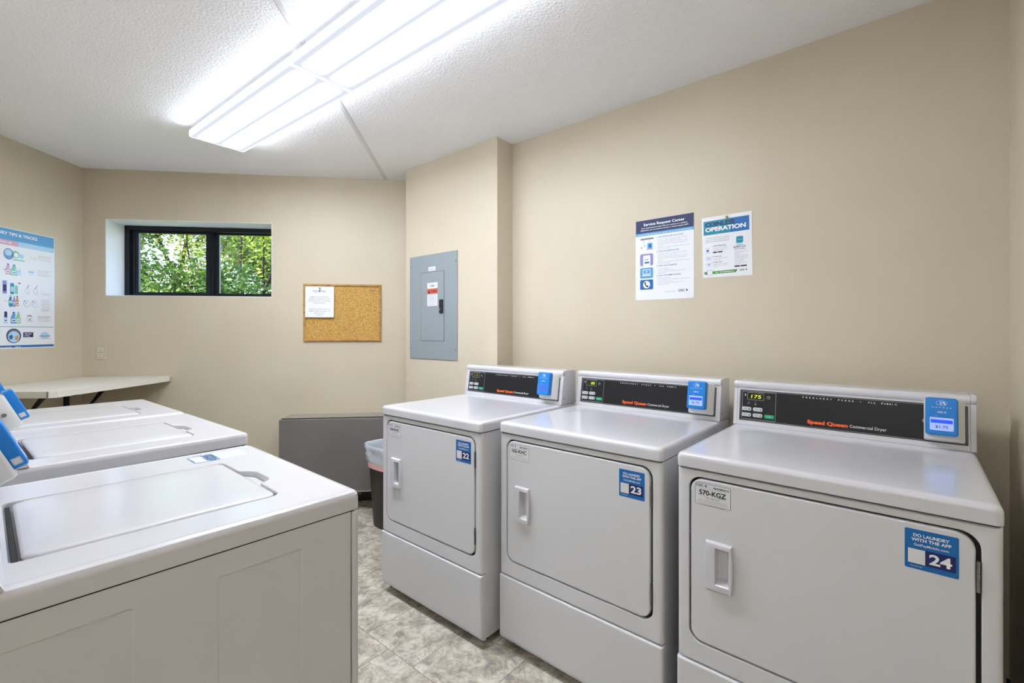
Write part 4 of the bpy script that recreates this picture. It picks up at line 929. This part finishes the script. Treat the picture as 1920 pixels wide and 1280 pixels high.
# ------------------------------------------------------------ outdoors
bm = bmesh.new(); box(bm, -60, 60, 4.4, 70, -.5, -.3); tag(finish('ground', bm, M_GROUND, smooth=False), kind='structure')
def tree(x, y, h, crown, label, seed, mt, nleaf, r0=.09, z_lo=1.6, leafs=.075, bushy=False):
    rn = random.Random(seed); root = empty('tree' if not bushy else 'shrub', (x, y, -.3)); tag(root, label, 'tree' if not bushy else 'shrub', 'trees outside the window' if not bushy else 'shrubs outside the window')
    bm = bmesh.new(); tips = []
    def limb(p, d, L, r, depth):
        pts = [p]; q = p.copy(); dd_ = d.copy(); n = 5
        for i in range(n):
            dd_ = (dd_+Vector((rn.uniform(-.18,.18), rn.uniform(-.18,.18), rn.uniform(-.02,.12)))).normalized(); q = q+dd_*L/n; pts.append(q.copy())
        rs = [r*(1-.45*i/n) for i in range(n+1)]; loops = []
        for i, c in enumerate(pts):
            u, v = frame_loop(c, (pts[min(i+1, n)]-pts[max(i-1, 0)])); loops.append([c+u*rs[i]*cos(2*pi*k/7)+v*rs[i]*sin(2*pi*k/7) for k in range(7)])
        loft(bm, loops, False, True)
        if depth <= 1: tips.extend(pts[2:])
        if depth > 0:
            for k in range(rn.choice((2, 3, 3)) if depth > 1 else 3):
                i = rn.choice((2, 3, 4, 5)); a = rn.uniform(0, 2*pi); sp = rn.uniform(.45, 1.0)
                nd = (dd_+Vector((cos(a)*sp, sin(a)*sp, rn.uniform(-.1, .35)))).normalized(); limb(pts[i], nd, L*rn.uniform(.6, .8), rs[i]*.62, depth-1)
    limb(Vector((0, 0, 0)), Vector((rn.uniform(-.12,.12), rn.uniform(-.1,.1), 1)).normalized(), h*.48, r0, 4 if not bushy else 3)
    if bushy: pass
    finish('trunk', bm, M_BARK, root, angle=80)
    bm = bmesh.new()
    for i in range(nleaf):
        t = rn.choice(tips); sgm = crown*.11; c = t+Vector((rn.gauss(0, sgm), rn.gauss(0, sgm), rn.gauss(0, sgm*.8)))
        s_ = leafs*rn.uniform(.6, 1.3); e1 = Vector((rn.gauss(0,1), rn.gauss(0,1), rn.gauss(0,.5))).normalized(); e2 = e1.orthogonal().normalized(); e2 = (e2*cos(i)+e1.cross(e2)*sin(i))
        v = [bm.verts.new(c+p) for p in (-e1*s_, -e1*s_*.2+e2*s_*.42, e1*s_, -e1*s_*.2-e2*s_*.42)]; bm.faces.new(v)
    me = bpy.data.meshes.new('foliage'); bm.to_mesh(me); bm.free(); me.materials.append(M_LEAVES[mt]); o = bpy.data.objects.new('foliage', me); COL.objects.link(o); o.parent = root
tree(-6.75, 9.0, 5.4, 2.2, 'tall tree with forked dark trunk behind the left window pane', 11, 0, 16000, r0=.13, leafs=.042)
tree(-5.0, 8.2, 5.0, 1.9, 'tree with bright leaves just beside the window mullion', 23, 2, 9000, r0=.08, leafs=.042)
tree(-5.6, 11.6, 5.6, 2.6, 'broad leafy tree behind the right window pane', 31, 1, 16000, r0=.12, leafs=.05)
tree(-9.8, 12.6, 6.0, 2.4, 'tree at the left edge of the window view', 47, 0, 13000, leafs=.06)
tree(-9.6, 17.0, 6.8, 3.2, 'farther tree seen through the gap between the nearer trees', 53, 1, 14000, leafs=.07)
for i, (x, y, hh, mt, lb) in enumerate(((-6.6, 7.9, 2.75, 2, 'bright green shrub low in the left window pane'), (-5.3, 7.5, 2.6, 0, 'green shrub low behind the window mullion'), (-4.35, 7.6, 2.9, 1, 'darker shrub low in the right window pane'), (-8.0, 9.3, 2.95, 1, 'dark green shrub at the far left of the window view'))):
    tree(x, y, hh, 1.4, lb, 71+i, mt, 4500, r0=.04, bushy=True, leafs=.045)
